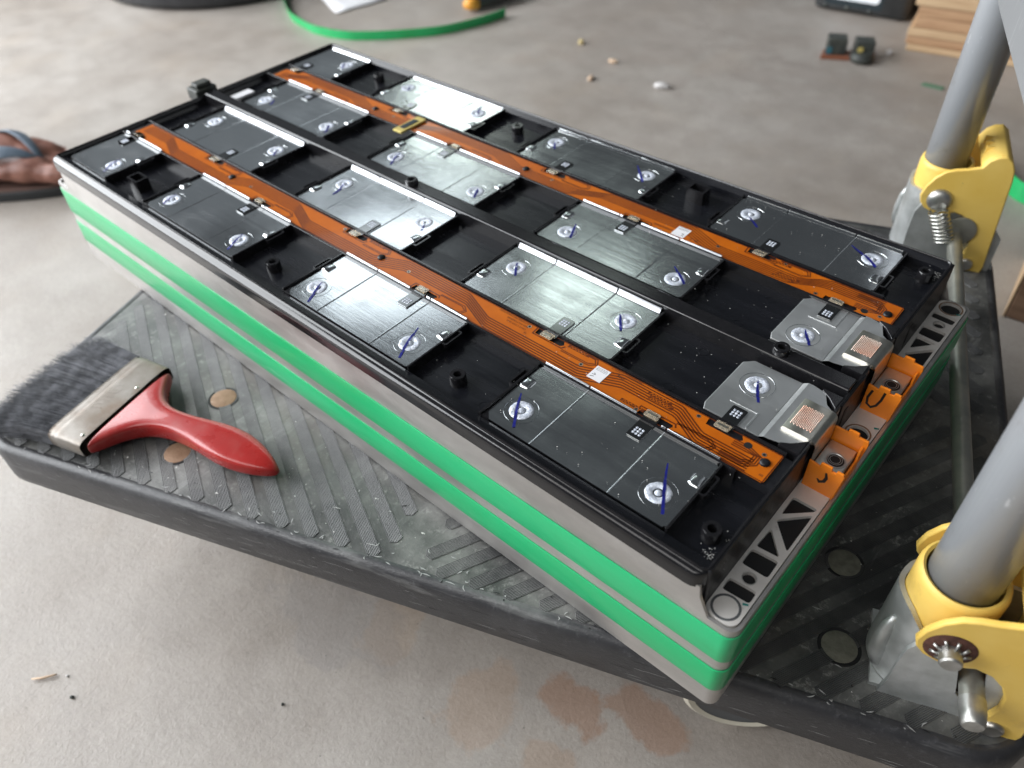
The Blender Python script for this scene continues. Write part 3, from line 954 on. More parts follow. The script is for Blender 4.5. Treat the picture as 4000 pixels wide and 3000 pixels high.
# plate rows: (y0, y1, list of (x0,x1,[weld x]))
pairs_out = [(-93, 12.6), (-252.6, -147), (-412.4, -307)]
pairs_in = [(-174.8, -68), (-334.8, -228), (-494.6, -388)]
ROWS = {'Ao': (-14.2, 31.0, pairs_out + [(-521, -467)]), 'Ai': (57.2, 105.0, pairs_in),
        'Bi': (123.6, 169.4, pairs_in), 'Bo': (195.6, 240.6, pairs_out + [(-521, -467)])}
WY = {'Ao': 0.0, 'Ai': 88.0, 'Bi': 137.0, 'Bo': 225.0}
TABX = {'Ao': -27.5, 'Ai': -104.5, 'Bi': -134.4, 'Bo': -53.4}
MARK = {('Ao', 0): ((-6.2, 17.0), (7.8, -8.6)), ('Ao', 1): ((-87.9, 9.0), (-75.5, -10.9)), ('Ao', 2): ((-165.8, 12.1), (-155.8, -11.6)), ('Ao', 3): ((-240.8, 4.6), (-233.1, -12.1)),
        ('Ao', 4): ((-323, 5.2), (-316.8, -10.8)), ('Ao', 5): ((-403, 5.4), (-399.7, -6.8)), ('Ao', 6): ((-484.4, 6.9), (-476.9, -10.1)), ('Ai', 0): ((-1, 90.4), (6.5, 77.4)),
        ('Ai', 1): ((-85.5, 90.2), (-77.4, 79.8)), ('Ai', 2): ((-162.4, 91.6), (-155.3, 81.6)), ('Ai', 3): ((-237.1, 86.1), (-233, 77.1)), ('Ai', 4): ((-319.4, 87.8), (-315.7, 74.2)),
        ('Ai', 5): ((-398.7, 88), (-395.5, 82.5)), ('Bi', 0): ((-1, 141.1), (6.6, 131.3)), ('Bi', 1): ((-87, 147.3), (-73.2, 136)), ('Bi', 2): ((-161.3, 147.6), (-154.3, 133.1)),
        ('Bi', 3): ((-240.4, 140.4), (-235.2, 130.7)), ('Bi', 4): ((-321.4, 142.7), (-314.8, 127)), ('Bi', 5): ((-399.7, 139.5), (-393.4, 129.6)), ('Bi', 6): ((-474.6, 141.3), (-469.3, 133.8)),
        ('Bo', 0): ((-15.6, 231.5), (4.6, 218.6)), ('Bo', 1): ((-78.3, 220.5), (-69.4, 214.2)), ('Bo', 2): ((-173, 233.2), (-157.3, 216.4)), ('Bo', 3): ((-240.1, 223.5), (-235.1, 216.6)),
        ('Bo', 4): ((-327, 236.3), (-318.6, 224)), ('Bo', 5): ((-399.7, 226.6), (-396.1, 220.8)), ('Bo', 6): ((-483.7, 226.3), (-477.9, 217.4))}


def weld(x, y, parent, key=None):
    b = MB()
    b.lathe((x, y, 0), (0, 0, 1), [(8.9, 0.10), (8.85, 0.2), (8.72, 0.2), (8.66, 0.10)], 40)
    b.build('weld_ring', 'busbar', parent, smooth=40)
    b = MB()
    prof = [(6.2, 0.02), (5.9, 0.42), (4.4, 0.60), (2.9, 0.34), (2.2, -0.2), (1.9, -0.15), (1.5, 0.5), (0.8, 0.95), (0, 1.05)]
    b.lathe((x, y, 0), (0, 0, 1), prof, 40)
    for k, v in enumerate(b.v):
        w_ = noise.noise(Vector((v[0] * 0.9, v[1] * 0.9, x)))
        rr = math.hypot(v[0] - x, v[1] - y)
        if rr > 2.5:
            b.v[k] = (x + (v[0] - x) * (1 + 0.05 * w_), y + (v[1] - y) * (1 + 0.05 * w_), v[2] + 0.12 * w_)
    b.build('weld_spot', 'weld', parent, smooth='all')
    if key in MARK:
        (x0, y0), (x1, y1) = MARK[key]
        n = 14; pts, ws, zs = [], [], []
        bow = rnd.uniform(-0.6, 0.6)
        dx, dy = x1 - x0, y1 - y0; L = math.hypot(dx, dy)
        for k in range(n + 1):
            t = k / n
            off = bow * math.sin(math.pi * t) + 0.18 * noise.noise(Vector((t * 6, x0, y0)))
            pts.append((x0 + dx * t - dy / L * off, y0 + dy * t + dx / L * off))
            ws.append(1.45 * (0.45 + 0.55 * min(1, t * 2.2)) * (1 + 0.18 * noise.noise(Vector((t * 9, y0, 3)))))
        b = MB(); b.strip(pts, ws, 0)
        for k, v in enumerate(b.v):
            rr = math.hypot(v[0] - x, v[1] - y)
            z = 0.13
            if 8.2 < rr < 9.2: z = 0.42
            elif rr < 6.4: z = 0.78 if rr > 2.6 else 1.0
            b.v[k] = (v[0], v[1], z)
        b.build('marker_stroke', 'marker_blue', parent)


def busbar(row, idx, x0, x1):
    y0, y1, _ = ROWS[row]
    wx = [-80.0 * k for k in range(7) if x0 < -80.0 * k < x1]
    cx = (x0 + x1) / 2
    folds = [cx - 22.6, cx + 22.6] if len(wx) == 2 else []
    xs = [x0, x0 + 1.5]
    xs += [x0 + 1.5 + (x1 - x0 - 3) * k / 12 for k in range(1, 12)] + [x1 - 1.5, x1]
    for f_ in folds:
        xs += [f_ - 0.7, f_ - 0.35, f_, f_ + 0.35, f_ + 0.7]
    xs = sorted(xs)
    ys = [y0, y0 + 1.5] + [y0 + 1.5 + (y1 - y0 - 3) * k / 8 for k in range(1, 8)] + [y1 - 1.5, y1]
    b = MB(); r_ = random.Random(idx * 17 + 'Ao Ai Bi Bo'.index(row))
    tx, ty = r_.uniform(-0.004, 0.004), r_.uniform(-0.004, 0.004)
    grid = []
    for x in xs:
        g = []
        for y in ys:
            z = 0.0
            for f_ in folds:
                dd = abs(x - f_)
                z += 0.13 * max(0, 1 - dd / 0.35)
            z += 0.17 * noise.noise(Vector((x * 0.021, y * 0.024, idx * 3.1 + WY[row])))
            z += tx * (x - cx) + ty * (y - (y0 + y1) / 2)
            zc = (x, y, z)
            # chamfered corners
            if x in (x0, x1) and y in (y0, y1):
                zc = (x + (0.9 if x == x0 else -0.9), y + (0.9 if y == y0 else -0.9), z)
            g.append(b.vert(*zc))
        grid.append(g)
    for a in range(len(xs) - 1):
        for c in range(len(ys) - 1):
            b.face(grid[a][c], grid[a + 1][c], grid[a + 1][c + 1], grid[a][c + 1])
    edge = [grid[k][0] for k in range(len(xs))] + [grid[-1][k] for k in range(1, len(ys))] + [grid[k][-1] for k in range(len(xs) - 2, -1, -1)] + [grid[0][k] for k in range(len(ys) - 2, 0, -1)]
    low = [b.vert(b.v[k][0], b.v[k][1], -1.6) for k in edge]
    for k in range(len(edge)):
        k2 = (k + 1) % len(edge)
        b.face(edge[k], low[k], low[k2], edge[k2])
    p = b.build('busbar_plate', 'busbar', mod, smooth=30)
    # bent-up flange along the far long edge, split where the plate is folded
    cuts = [x0 + 1.0] + folds + [x1 - 1.0]
    tab = TABX[row]
    for a, c in zip(cuts, cuts[1:]):
        segs = [(a + 0.4, c - 0.4)]
        if row in ('Ao', 'Bi'):
            ns = []
            for (s0, s1) in segs:
                hit = [tab - 160 * k for k in range(4) if s0 - 9 < tab - 160 * k < s1 + 9]
                if hit:
                    t_ = hit[0]
                    if t_ - 7 - s0 > 2: ns.append((s0, t_ - 7))
                    if s1 - t_ - 7 > 2: ns.append((t_ + 7, s1))
                else:
                    ns.append((s0, s1))
            segs = ns
        for s0, s1 in segs:
            f = MB(); fk = 0.5 if row == 'Bo' else 1.0
            f.prism([(a_, b_ * fk if b_ > 0 else b_) for a_, b_ in ((y1 - 0.2, -0.6), (y1 + 0.3, 0.10), (y1 + 0.8, 0.55), (y1 + 1.3, 1.15), (y1 + 1.7, 1.75), (y1 + 2.0, 2.35), (y1 + 2.5, 2.3), (y1 + 1.1, -0.6))], s0, s1, 'x')
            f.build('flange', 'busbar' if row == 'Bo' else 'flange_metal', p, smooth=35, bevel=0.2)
    for x in wx:
        weld(x, WY[row], p, (row, int(round(-x / 80))))
    # hook bumps at the plate ends with the tray's latch loop
    yh = {'Ao': 16.8, 'Ai': 72.0, 'Bi': 153.0, 'Bo': 208.0}[row]
    for end, sg in ((x1, 1), (x0, -1)):
        if end < -500 or (x1 - x0 < 60 and sg < 0): continue
        h = MB()
        xa = end - sg * 6.4
        sec = [(-4.2, 0.0), (-3.7, 0.55), (-2.9, 0.9), (-1.0, 1.0), (1.0, 1.0), (2.9, 0.9), (3.7, 0.55), (4.2, 0.0)]
        cols = []
        for t, sc in ((0.0, 0.05), (0.12, 0.7), (0.3, 1.0), (0.85, 1.0), (1.0, 0.75)):
            cols.append([h.vert(xa + sg * 6.0 * t, yh + yy * (0.72 + 0.28 * min(1, t * 3)), 0.03 + zz * sc) for yy, zz in sec])
        for a, c in zip(cols, cols[1:]):
            for k in range(len(sec) - 1):
                h.face(a[k], a[k + 1], c[k + 1], c[k])
        h.face(*cols[-1])
        h.build('hook_bump', 'busbar', p, smooth='all')
        l = MB()
        ring_o = rrect(end + sg * 0.4 if sg > 0 else end - 4.6, end + 4.6 if sg > 0 else end - 0.4, yh - 6.8, yh + 6.8, 1.2, 3)
        ring_i = rrect(end + 1.3 if sg > 0 else end - 3.7, end + 3.7 if sg > 0 else end - 1.3, yh - 5.8, yh + 5.8, 0.8, 3)
        r4 = []
        for ring, z in ((ring_o, -1.5), (ring_o, 1.2), (ring_i, 1.2), (ring_i, -1.5)):
            r4.append([l.vert(x, y, z) for x, y in ring])
        for a, c in zip(r4, r4[1:]):
            for k in range(len(a)):
                l.face(a[k], a[(k + 1) % len(a)], c[(k + 1) % len(a)], c[k])
        l.build('latch_loop', 'rim_plastic', tray)
    # cross ribs of the tray
    for end, sg in ((x1, 1), (x0, -1)):
        if end > 30 or end < XF + 8: continue
        c = MB(); c.box(*(sorted((end + sg * 0.35, end + sg * 1.6))), y0 - 0.5, y1 + 1.5, FZ - 0.4, 1.5)
        c.build('cross_rib', 'rim_plastic', tray, bevel=0.25)
    return p


def sense_tab(x, y_in, y_out, parent, thick=0.5, w_=8.0):
    """nickel strip from the flex circuit (y_out) onto a plate (y_in) with nine weld dots"""
    s = 1 if y_in > y_out else -1
    b = MB()
    b.prism(roundpoly([(x - w_ / 2, y_out), (x + w_ / 2, y_out), (x + w_ / 2, y_in), (x - w_ / 2, y_in)], 0.8, 3), 0.25, 0.25 + thick)
    t = b.build('sense_tab', 'tab_dark', parent)
    d = MB()
    yc = y_in - s * 4.6
    for a in (-1, 0, 1):
        for c in (-1, 0, 1):
            d.lathe((x + a * 1.75, yc + c * 1.75, 0.25 + thick), (0, 0, 1), [(0.72, 0.0), (0.62, 0.22), (0.3, 0.12), (0, 0.2)], 10)
    d.build('tab_welds', 'weld', t, smooth='all')
    c = MB()
    yo = y_out - s * 0.2
    c.prism(roundpoly([(x - w_ / 2 - 0.6, yo - s * 2.4), (x + w_ / 2 - 0.8, yo - s * 2.4), (x + w_ / 2 - 0.6, yo + s * 2.2), (x - w_ / 2 - 0.6, yo + s * 2.2)], 0.9, 3), 0.78, 1.5)
    c.build('tab_clear_cover', 'tab_clear', t, bevel=0.35)
    c = MB(); c.box(x - w_ / 2 + 0.6, x + w_ / 2 - 2.2, min(yo - s * 0.9, yo + s * 0.4), max(yo - s * 0.9, yo + s * 0.4), 1.52, 1.75)
    c.build('tab_weld_bar', 'ring_tin', t)


mat('tab_dark', (0.24, 0.245, 0.245), 0.16, 1.0)
MATS['tab_dark'].node_tree.nodes['Principled BSDF'].inputs['Roughness'].default_value = 0.13

for row in ('Ao', 'Ai', 'Bi', 'Bo'):
    y0, y1, L = ROWS[row]
    for k, (x0, x1) in enumerate(L):
        p = busbar(row, k, x0, x1)
        tx = [TABX[row] - 160 * j for j in range(4) if x0 < TABX[row] - 160 * j < x1]
        for x in tx:
            if row == 'Ao': sense_tab(x, 19.5, 36.5, p)
            if row == 'Ai': sense_tab(x, 69.5, 51.0, p)
            if row == 'Bi': sense_tab(x, 157.0, 174.0, p)
            if row == 'Bo': sense_tab(x, 207.0, 189.0, p)
        if x1 - x0 < 60:
            if row == 'Ao': sense_tab(-508, 19.5, 36.5, p)
            if row == 'Bo': sense_tab(-508, 207, 189, p)

# terminal plates with the copper weld pads
for wy, y0, y1, term0, term1, s in ((88.0, 57.5, 103.5, 67.5, 91.0, 1), (137.0, 124.6, 170.6, 133.4, 156.6, -1)):
    b = MB()
    c5 = 6.5
    c5 = 4.5
    outl = [(-14.2, y0 + c5), (-14.2, y1 - c5), (-14.2 + c5, y1), (17.0, y1), (17.0, y0), (-14.2 + c5 * 0.4, y0)]
    b.prism(outl, -1.6, 0.0)
    p = b.build('terminal_plate', 'terminal_plate', mod, bevel=0.4)
    b = MB()          # bend ridge
    for (xa, za, xb, zb) in ((17.0, 0.0, 19.6, 1.6), (19.6, 1.6, 22.0, 1.7)):
        i4 = [b.vert(xa, y0, za), b.vert(xb, y0, zb), b.vert(xb, y1, zb), b.vert(xa, y1, za)]
        b.face(*i4)
    q = [(22.0, y0), (29.0, y0 + 1.5), (33, term0 - 4), (38.5, term0 - 0.3), (38.5, term1 + 0.3), (33, term1 + 4), (29.0, y1 - 1.5), (22.0, y1)]
    b.face(*[b.vert(x, y, 1.7) for x, y in q])
    b.build('bent_step', 'terminal_plate', p, bevel=0.3)
    b = MB()          # raised pad that folds down into the terminal
    prof = [(23.0, 1.4), (23.4, 3.0), (24.2, 3.4), (37.4, 3.4), (39.2, 2.9), (40.3, 1.6), (40.7, -0.5), (40.7, -14)]
    lo = [(b.vert(x, term0, z), b.vert(x, term1, z)) for x, z in prof]
    for a, c in zip(lo, lo[1:]):
        b.face(a[0], a[1], c[1], c[0])
    for k in (0, 1):
        b.face(*([v[k] for v in lo[:-2]] + [b.vert(39.0, (term0, term1)[k], 0.6)]))
    pad = b.build('terminal_pad', 'nickel', p, smooth=40)
    b = MB()
    for a in range(13):
        for c in range(12):
            x, y = 25.6 + a * 0.82, term0 + 4.6 + c * 1.22 + (0.61 if a % 2 else 0)
            i0 = b.vert(x - 0.5, y, 3.42); i1 = b.vert(x, y - 0.62, 3.42); i2 = b.vert(x + 0.5, y, 3.42); i3 = b.vert(x, y + 0.62, 3.42); t = b.vert(x, y, 3.95)
            for u, v in ((i0, i1), (i1, i2), (i2, i3), (i3, i0)): b.face(u, v, t)
    o = b.build('knurled_weld', 'knurl_copper', pad); o['kind'] = 'stuff'
    weld(0, wy, p, ('Ai' if s > 0 else 'Bi', 0))
    ty0 = 50.6 if s > 0 else 174.5
    tab_in = 68.0 if s > 0 else 156.5
    b = MB()
    rp = [(-5, tab_in + s * 3.2), (10.6, tab_in + s * 3.2), (10.6, 58.5 if s > 0 else 169.5), (9.6, 58.5 if s > 0 else 169.5), (9.6, tab_in + s * 2.2), (-5, tab_in + s * 2.2)]
    b.prism(rp, 0.02, 0.35)
    b.build('pressed_corner', 'terminal_plate', p, bevel=0.15)
    sense_tab(2.2, tab_in, ty0 + s * 1.5, p)
    # black guard fins at the plate corners
    for yy, sg in ((y0 + 1, 1), (y1 - 1, -1)):
        g_ = MB()
        g_.prism([(27, yy), (32, yy + sg * 3.0), (37.6, yy + sg * (9.5 if (sg > 0) == (s > 0) else 8.5)), (37.8, yy - sg * 1.5), (27, yy - sg * 1.5)], FZ, 2.6)
        g_.build('guard_fin', 'rim_plastic', tray, bevel=0.6)

# bosses
for (x, y, z0, sq) in ((28.4, -1.9, FZ, 0), (28.9, 231.5, FZ, 0), (-121.9, -1.8, FZ, 0), (-281.7, -1.4, FZ, 0), (-441.5, -1.5, FZ, 1), (-120, 227, FZ, 1), (-280, 227, FZ, 0), (-440, 227, FZ, 0),
                       (-1.2, 113.2, 4.1, 0), (-277, 113.2, 4.1, 0)):
    b = MB(); hb = 6.2 if z0 < 0 else 3.6
    if sq:
        for r4 in (rrect(x - 6.5, x + 6.5, y - 5, y + 5, 0.6, 2),):
            inn = rrect(x - 5, x + 5, y - 3.6, y + 3.6, 0.4, 2)
            rr = []
            for ring, z in ((r4, z0), (r4, z0 + 9), (inn, z0 + 9), (inn, z0 + 0.5)):
                rr.append([b.vert(a, c, z) for a, c in ring])
            for a, c in zip(rr, rr[1:]):
                for k in range(len(a)): b.face(a[k], a[(k + 1) % len(a)], c[(k + 1) % len(a)], c[k])
    else:
        b.lathe((x, y, z0), (0, 0, 1), [(4.6, 0), (4.3, hb - 0.4), (4.0, hb), (2.3, hb), (2.1, hb - 0.4), (2.0, 0.4), (0, 0.3)], 32)
    b.build('boss', 'rim_plastic', tray, smooth=35)
# ejector marks
for (x, y) in ((-139, 26), (-101, 26), (-140, -6), (-100, -6), (-139, 66), (-36, 98), (-36, 64), (-60, 160), (-30, 160), (-34, 130), (24, 22), (20, 240)):
    b = MB(); b.lathe((x, y, FZ), (0, 0, 1), [(3.0, 0.0), (2.95, 0.16), (2.6, 0.16), (2.55, 0.02)], 20)
    b.build('ejector_mark', 'tray_floor', tray)
# tapered corner gussets at plate corners (outer side)
for x in (-95.5, -255, -415):
    b = MB(); b.prism([(x, -14.5), (x + 7, -14.5), (x, -7)], FZ, 0.4)
    b.build('corner_gusset', 'rim_plastic', tray)

# --- flex circuits
def bundle_y(x, ph_low, ph_high, lo, hi):
    """centre of the trace bundle: swings between the two edges past each notch"""
    t = (x - ph_high) % 160.0
    d_hi = min(t, 160 - t)                  # distance to the nearest notch on the -y side
    return hi if d_hi < 26 else (lo if d_hi > 48 else hi + (lo - hi) * (d_hi - 26) / 22.0)


def flex(s):
    fy = (lambda y: y) if s > 0 else (lambda y: 225.0 - y)
    low_n = [TABX['Ao' if s > 0 else 'Bo'] - 160 * k for k in range(4)]
    low_n[-1] = -508 if s > 0 else low_n[-1]
    hi_n = [2.2] + [TABX['Ai' if s > 0 else 'Bi'] - 160 * k for k in range(3)]
    if s < 0: low_n = low_n[:3] + [-508]
    zf = 0.35
    x_far, x_near = -517.0, 32.5
    lower, upper = [], []
    pts = [(x_far, 33.6)]
    for xn in sorted(low_n):
        if xn - 8 > x_far + 1:
            pts += [(xn - 8, 33.6), (xn - 7.4, 38.4), (xn + 10, 38.4), (xn + 11, 37.2), (xn + 9, 33.6)]
        else:
            pts = [(x_far, 38.4), (xn + 8, 38.4), (xn + 9, 33.6)]
    pts += [(x_near - 1, 33.6), (x_near, 34.6)]
    up = [(x_near, 52.6), (x_near - 1, 53.6)]
    for xn in sorted(hi_n, reverse=True):
        up += [(xn + 9, 53.6), (xn + 11, 50.6), (xn + 9.5, 48.8), (xn - 8, 48.8), (xn - 8.6, 53.6)]
    up += [(x_far, 53.6)]
    b = MB()
    b.prism([(x, fy(y)) for x, y in pts + up], zf - 0.35, zf)
    f = b.build('flex_circuit', 'flex_orange', mod)
    z1 = zf + 0.05
    ph = TABX['Ao' if s > 0 else 'Bo']
    t = MB()
    nl = 6
    for k in range(nl):
        line, x = [], x_far + 4
        off = (k - (nl - 1) / 2) * 1.65
        while x < 24:
            c = bundle_y(x + off * 0.5, 0, ph, 38.6, 47.6)
            if x > -20: c = c + (38.8 - c) * min(1.0, (x + 20) / 16.0)
            line.append((x, fy(c + off)))
            x += 2.0
        # terminal loop: lines turn round the end
        t.strip(line, 0.85, z1)
    for k in range(4):                      # rounded loop at the near end
        r = 2.2 + k * 1.25
        loop = [(12 - 2, fy(43 + r)), (16 + r * 0.3, fy(43 + r)), (19.5 + r, fy(45 + r * 0.2)), (19.5 + r, fy(42 - r * 0.2)), (17 + r * 0.5, fy(42 - r)), (8, fy(42 - r))]
        t.strip(loop, 0.70, z1)
    for xn in low_n[:3]:                    # islands beside the notches
        for k in range(2):
            r = 1.8 + k * 1.3
            t.strip([(xn + 11, fy(40.6 - r * 0.2 + k)), (xn + 26 + r, fy(40.6 + k)), (xn + 30 + r, fy(38.6)), (xn + 28 + r, fy(36.4 - r * 0.6)), (xn + 13, fy(36.0 - r * 0.5))], 0.6, z1)
        t.strip([(xn - 9.3, fy(33.9)), (xn - 8.7, fy(39.3)), (xn + 11, fy(39.4)), (xn + 12.2, fy(37.4))], 0.8, z1)
    for xn in hi_n[1:]:
        for k in range(2):
            r = 1.8 + k * 1.3
            t.strip([(xn + 12, fy(47.2 - k)), (xn + 27 + r, fy(47.2 - k)), (xn + 31 + r, fy(49.2)), (xn + 29 + r, fy(51.0 + r * 0.5)), (xn + 14, fy(51.2 + r * 0.5))], 0.6, z1)
        t.strip([(xn + 13, fy(52.0)), (xn + 27, fy(52.0))], 2.1, z1 + 0.01)
        t.strip([(xn - 9.4, fy(53.4)), (xn - 8.9, fy(47.9)), (xn + 11, fy(47.8)), (xn + 12.2, fy(50.2))], 0.8, z1)
    t.strip([(x_far + 1, fy(33.9)), (x_near - 0.6, fy(33.9)), (x_near - 0.4, fy(53.2)), (x_far + 1, fy(53.2))], 0.55, z1 + 0.005)
    tr = t.build('traces', 'flex_trace', f); tr['kind'] = 'stuff'
    zg = MB()
    for xs, yy in [(xn + 14, 52.0) for xn in hi_n[1:]] + [(-46, 37.0), (-38, 49.4), (-36, 46.8)]:
        if yy < 50:
            tt = MB(); tt.strip([(xs - 0.8, fy(yy)), (xs + 13, fy(yy))], 2.0, z1 + 0.012); tt.build('fuse_window', 'flex_trace', f)
        zz = []
        for k in range(24):
            zz.append((xs + k * 0.5, fy(yy + (0.6 if (k // 2) % 2 else -0.6))))
        zg.strip(zz, 0.32, z1 + 0.03)
    o = zg.build('fuse_traces', 'flex_orange', f); o['kind'] = 'stuff'
    for (x, y) in ((-77.5, 44.5), (-11, 51.0), (-37, 36.0), (-118, 51), (25.0, 48.8), (-208, 44.5), (-275, 51), (-370, 44.5)):
        r = MB(); r.disc(x, fy(y), z1 + 0.02, 1.15, 18, 0.72); r.build('via_ring', 'ring_tin', f)
        r = MB(); r.disc(x, fy(y), z1 + 0.015, 0.75, 14); r.build('via_hole', 'hole_dark', f)
    for (x, y) in ((27.5, 44.6), (-232, 44.0), (-392, 44.0)):
        r = MB(); r.lathe((x, fy(y), z1), (0, 0, 1), [(2.5, 0), (2.5, 0.5), (2.0, 1.1), (1.0, 1.4), (0, 1.45)], 24); r.build('heat_stake', 'black_plastic', f, smooth='all')
    r = MB(); r.disc(16.5, fy(49.2) if s > 0 else fy(49.2), z1 + 0.02, 2.0, 16); r.build('slot_hole', 'hole_dark', f)
    return f, z1


fa, z1 = flex(1)
fb_, _ = flex(-1)
tz = z1 + 0.03
text('CUSTOMER P/N 550650-01092', 1.75, -118.0, 52.6, tz, 180, 'flex_ink', fa)
text('RKM P/N F10629180', 1.75, -118.0, 50.3, tz, 180, 'flex_ink', fa)
text('DATE CODE 2044', 1.75, -118.0, 48.0, tz, 180, 'flex_ink', fa)
text('V6', 1.8, -115.5, 46.0, tz, 180, 'flex_ink', fa)
text('V8/PWR/NTC3+/NTC3-', 1.9, -44.5, 53.0, tz, 180, 'flex_ink', fa)
text('V7', 1.7, -38.5, 37.4, tz, 180, 'flex_ink', fa)
text('B', 2.6, 30.5, 36.4, tz, 90, 'flex_ink', fa)
text('V1', 1.7, -44.5, 184.0, tz, 0, 'flex_ink', fb_)


def sticker(x0, x1, y0, y1, parent, hand):
    b = MB(); b.prism([(x0, y0), (x1, y0), (x1, y1), (x0, y1)], z1 + 0.02, z1 + 0.14)
    o = b.build('white_sticker', 'paper_white', parent)
    b = MB()
    for k in range(3):
        yy = y1 - 1.0 - k * 0.9
        x = x0 + 0.8
        while x < x1 - 1.2:
            l = rnd.uniform(0.3, 0.9); b.strip([(x, yy), (x + l, yy)], 0.34, z1 + 0.16); x += l + 0.28
    b.build('fine_print', 'paper_ink', o)
    b = MB()
    for st in hand: b.strip(st, 0.34, z1 + 0.165)
    b.build('handwriting', 'marker_black', o)
    return o


sticker(-70.0, -61.6, 39.2, 49.2, fa, [[(-68.9, 40.6), (-66.9, 41.5)], [(-68.8, 42.4), (-67.0, 42.8), (-68.0, 43.8)]])
sticker(-107.8, -98.8, 174.8, 185.2, fb_, [[(-99.8, 176.2), (-101.5, 177.6)], [(-100, 178.2), (-101.8, 178.6), (-100.8, 179.6)]])
b = MB()
hw = [[(-58.6, 50.6), (-57.2, 50.3), (-57.5, 48.9), (-56.2, 48.9), (-56.0, 50.2)], [(-55.8, 49.4), (-54.6, 48.8), (-53.2, 49.8)]]
for st in hw: b.strip(st, 0.4, tz)
b.build('handwriting', 'marker_black', fa)
b = MB(); 
for st in [[(-95.5, 177), (-94, 176.2), (-94.6, 178.4)], [(-92, 177), (-90.4, 176.4), (-90.2, 178.2), (-91.6, 178.4)]]: b.strip(st, 0.4, tz)
b.build('handwriting', 'marker_black', fb_)
# gold clip on the second circuit, white label in the far pocket
b = MB(); b.box(-351.5, -342, 163, 190, 0.6, 2.4)
gc = b.build('gold_clip', 'gold_clip', fb_, bevel=0.5)
b = MB(); b.box(-349.5, -344.5, 168, 184, 2.42, 2.9)
b.build('clip_window', 'label_blue', gc, bevel=0.3)
b = MB(); b.prism([(-516, 124.5), (-507, 124.5), (-507, 144), (-516, 144)], FZ + 0.02, FZ + 3.0)
b.build('pocket_label', 'paper_white', tray, bevel=0.3)
# connector on the far end
b = MB(); b.box(-545, -529, 103, 123, -4, 6); b.box(-541, -531, 106, 120, 6, 10)
cn = b.build('far_connector', 'circuit_dark', mod, bevel=1.2)
b = MB(); b.box(-546.5, -545.1, 108, 116, -1, 4)
b.build('connector_pin', 'gold_clip', cn)

# --- orange terminal covers with nut plates
for y0, y1, kind in ((65.2, 93.6, 'A'), (130.4, 160.6, 'B')):
    s = 1
    b = MB()
    zb = -40.0
    b.prism([(40.2, zb), (55.8, zb), (55.8, -24), (57.6, -7.2), (57.0, -5.4), (53.8, -5.2), (53.6, -7.0), (51.6, -7.0), (51.4, -4.6), (46.0, -4.6), (45.8, -7.4), (40.6, -6.4)], y0, y0 + 1.4, 'y')
    b.prism([(40.2, zb), (55.8, zb), (55.8, -24), (57.6, -9.0), (57.2, -6.4), (52.4, -6.0), (52.0, -4.0), (47.0, -4.0), (46.8, -6.2), (40.4, -6.0)], y1 - 1.4, y1, 'y')
    b.prism([(y0 + 1.4, zb), (y1 - 1.4, zb), (y1 - 1.4, -10), (y1 - 4.5, -11), (y1 - 5.5, -17), (y0 + 5, -18), (y0 + 3.5, -14), (y0 + 1.4, -13)], 54.9, 56.1, 'x')
    b.box(40.2, 54.9, y0 + 1.4, y1 - 1.4, -40, -22)
    cv = b.build('terminal_cover', 'cover_orange', mod, bevel=0.35)
    nb = MB(); nb.prism([(40.9, y0 + 2), (54.4, y0 + 2), (54.4, y1 - 2), (40.9, y1 - 2)], -22, -14.2)
    nt_ = nb.build('nut_plate', 'nut_steel', cv, bevel=0.5)
    cy = (y0 + y1) / 2 + 0.3
    h = MB(); h.lathe((48.6, cy, -14.2), (0, 0, 1), [(5.0, 0.02), (4.9, 0.35), (4.3, 0.35), (4.0, 0.05)], 30)
    h.build('thread_rim', 'pin_steel', nt_, smooth=30)
    h = MB(); h.disc(48.6, cy, -14.15, 4.2, 28); h.build('thread_hole', 'hole_dark', nt_)
    for rr, zz in ((3.5, -14.12), (2.6, -14.1)):
        h = MB(); h.disc(48.2, cy + 0.5, zz, rr, 28, rr - 0.28); h.build('thread_turn', 'pin_steel', nt_)
    # marker strokes on the camera-side wall
    h = MB()
    if kind == 'A':
        st = [(49.6, -9.0), (50.4, -12.2), (49.8, -15.0), (47.8, -16.6), (46.6, -15.0)]
        h.strip(st, [0.9, 1.5, 1.6, 1.4, 0.8], 0)
    else:
        st = [(43.6, -9.0), (42.4, -14.5), (43.0, -18.6), (45.4, -20.0), (47.6, -17.6), (49.0, -13.0), (49.6, -7.4)]
        h.strip(st, 1.25, 0)
    h.v = [(a, y0 - 0.08, c) for a, c, _ in h.v]
    h.build('marker_letter', 'marker_black', cv)
# dust and shavings in the tray
b = MB()
for k in range(420):
    if k < 130: x, y, z = rnd.gauss(33, 3), rnd.gauss(-14, 6), FZ
    elif k < 200: x, y, z = rnd.gauss(33, 3), rnd.gauss(240, 4), FZ
    else: x, y, z = rnd.uniform(-140, 36), rnd.uniform(-13, 240), 0.2
    if z == FZ and not (-19 < y < 244): continue
    a, r = rnd.random() * 6.28, rnd.uniform(0.12, 0.42)
    z += 0.35
    i3 = [b.vert(x + r * math.cos(a + 2.1 * j), y + r * math.sin(a + 2.1 * j), z + rnd.uniform(0, 0.2)) for j in range(3)]
    b.face(*i3)
o = b.build('metal_dust', 'dust_white', tray); o['kind'] = 'stuff'

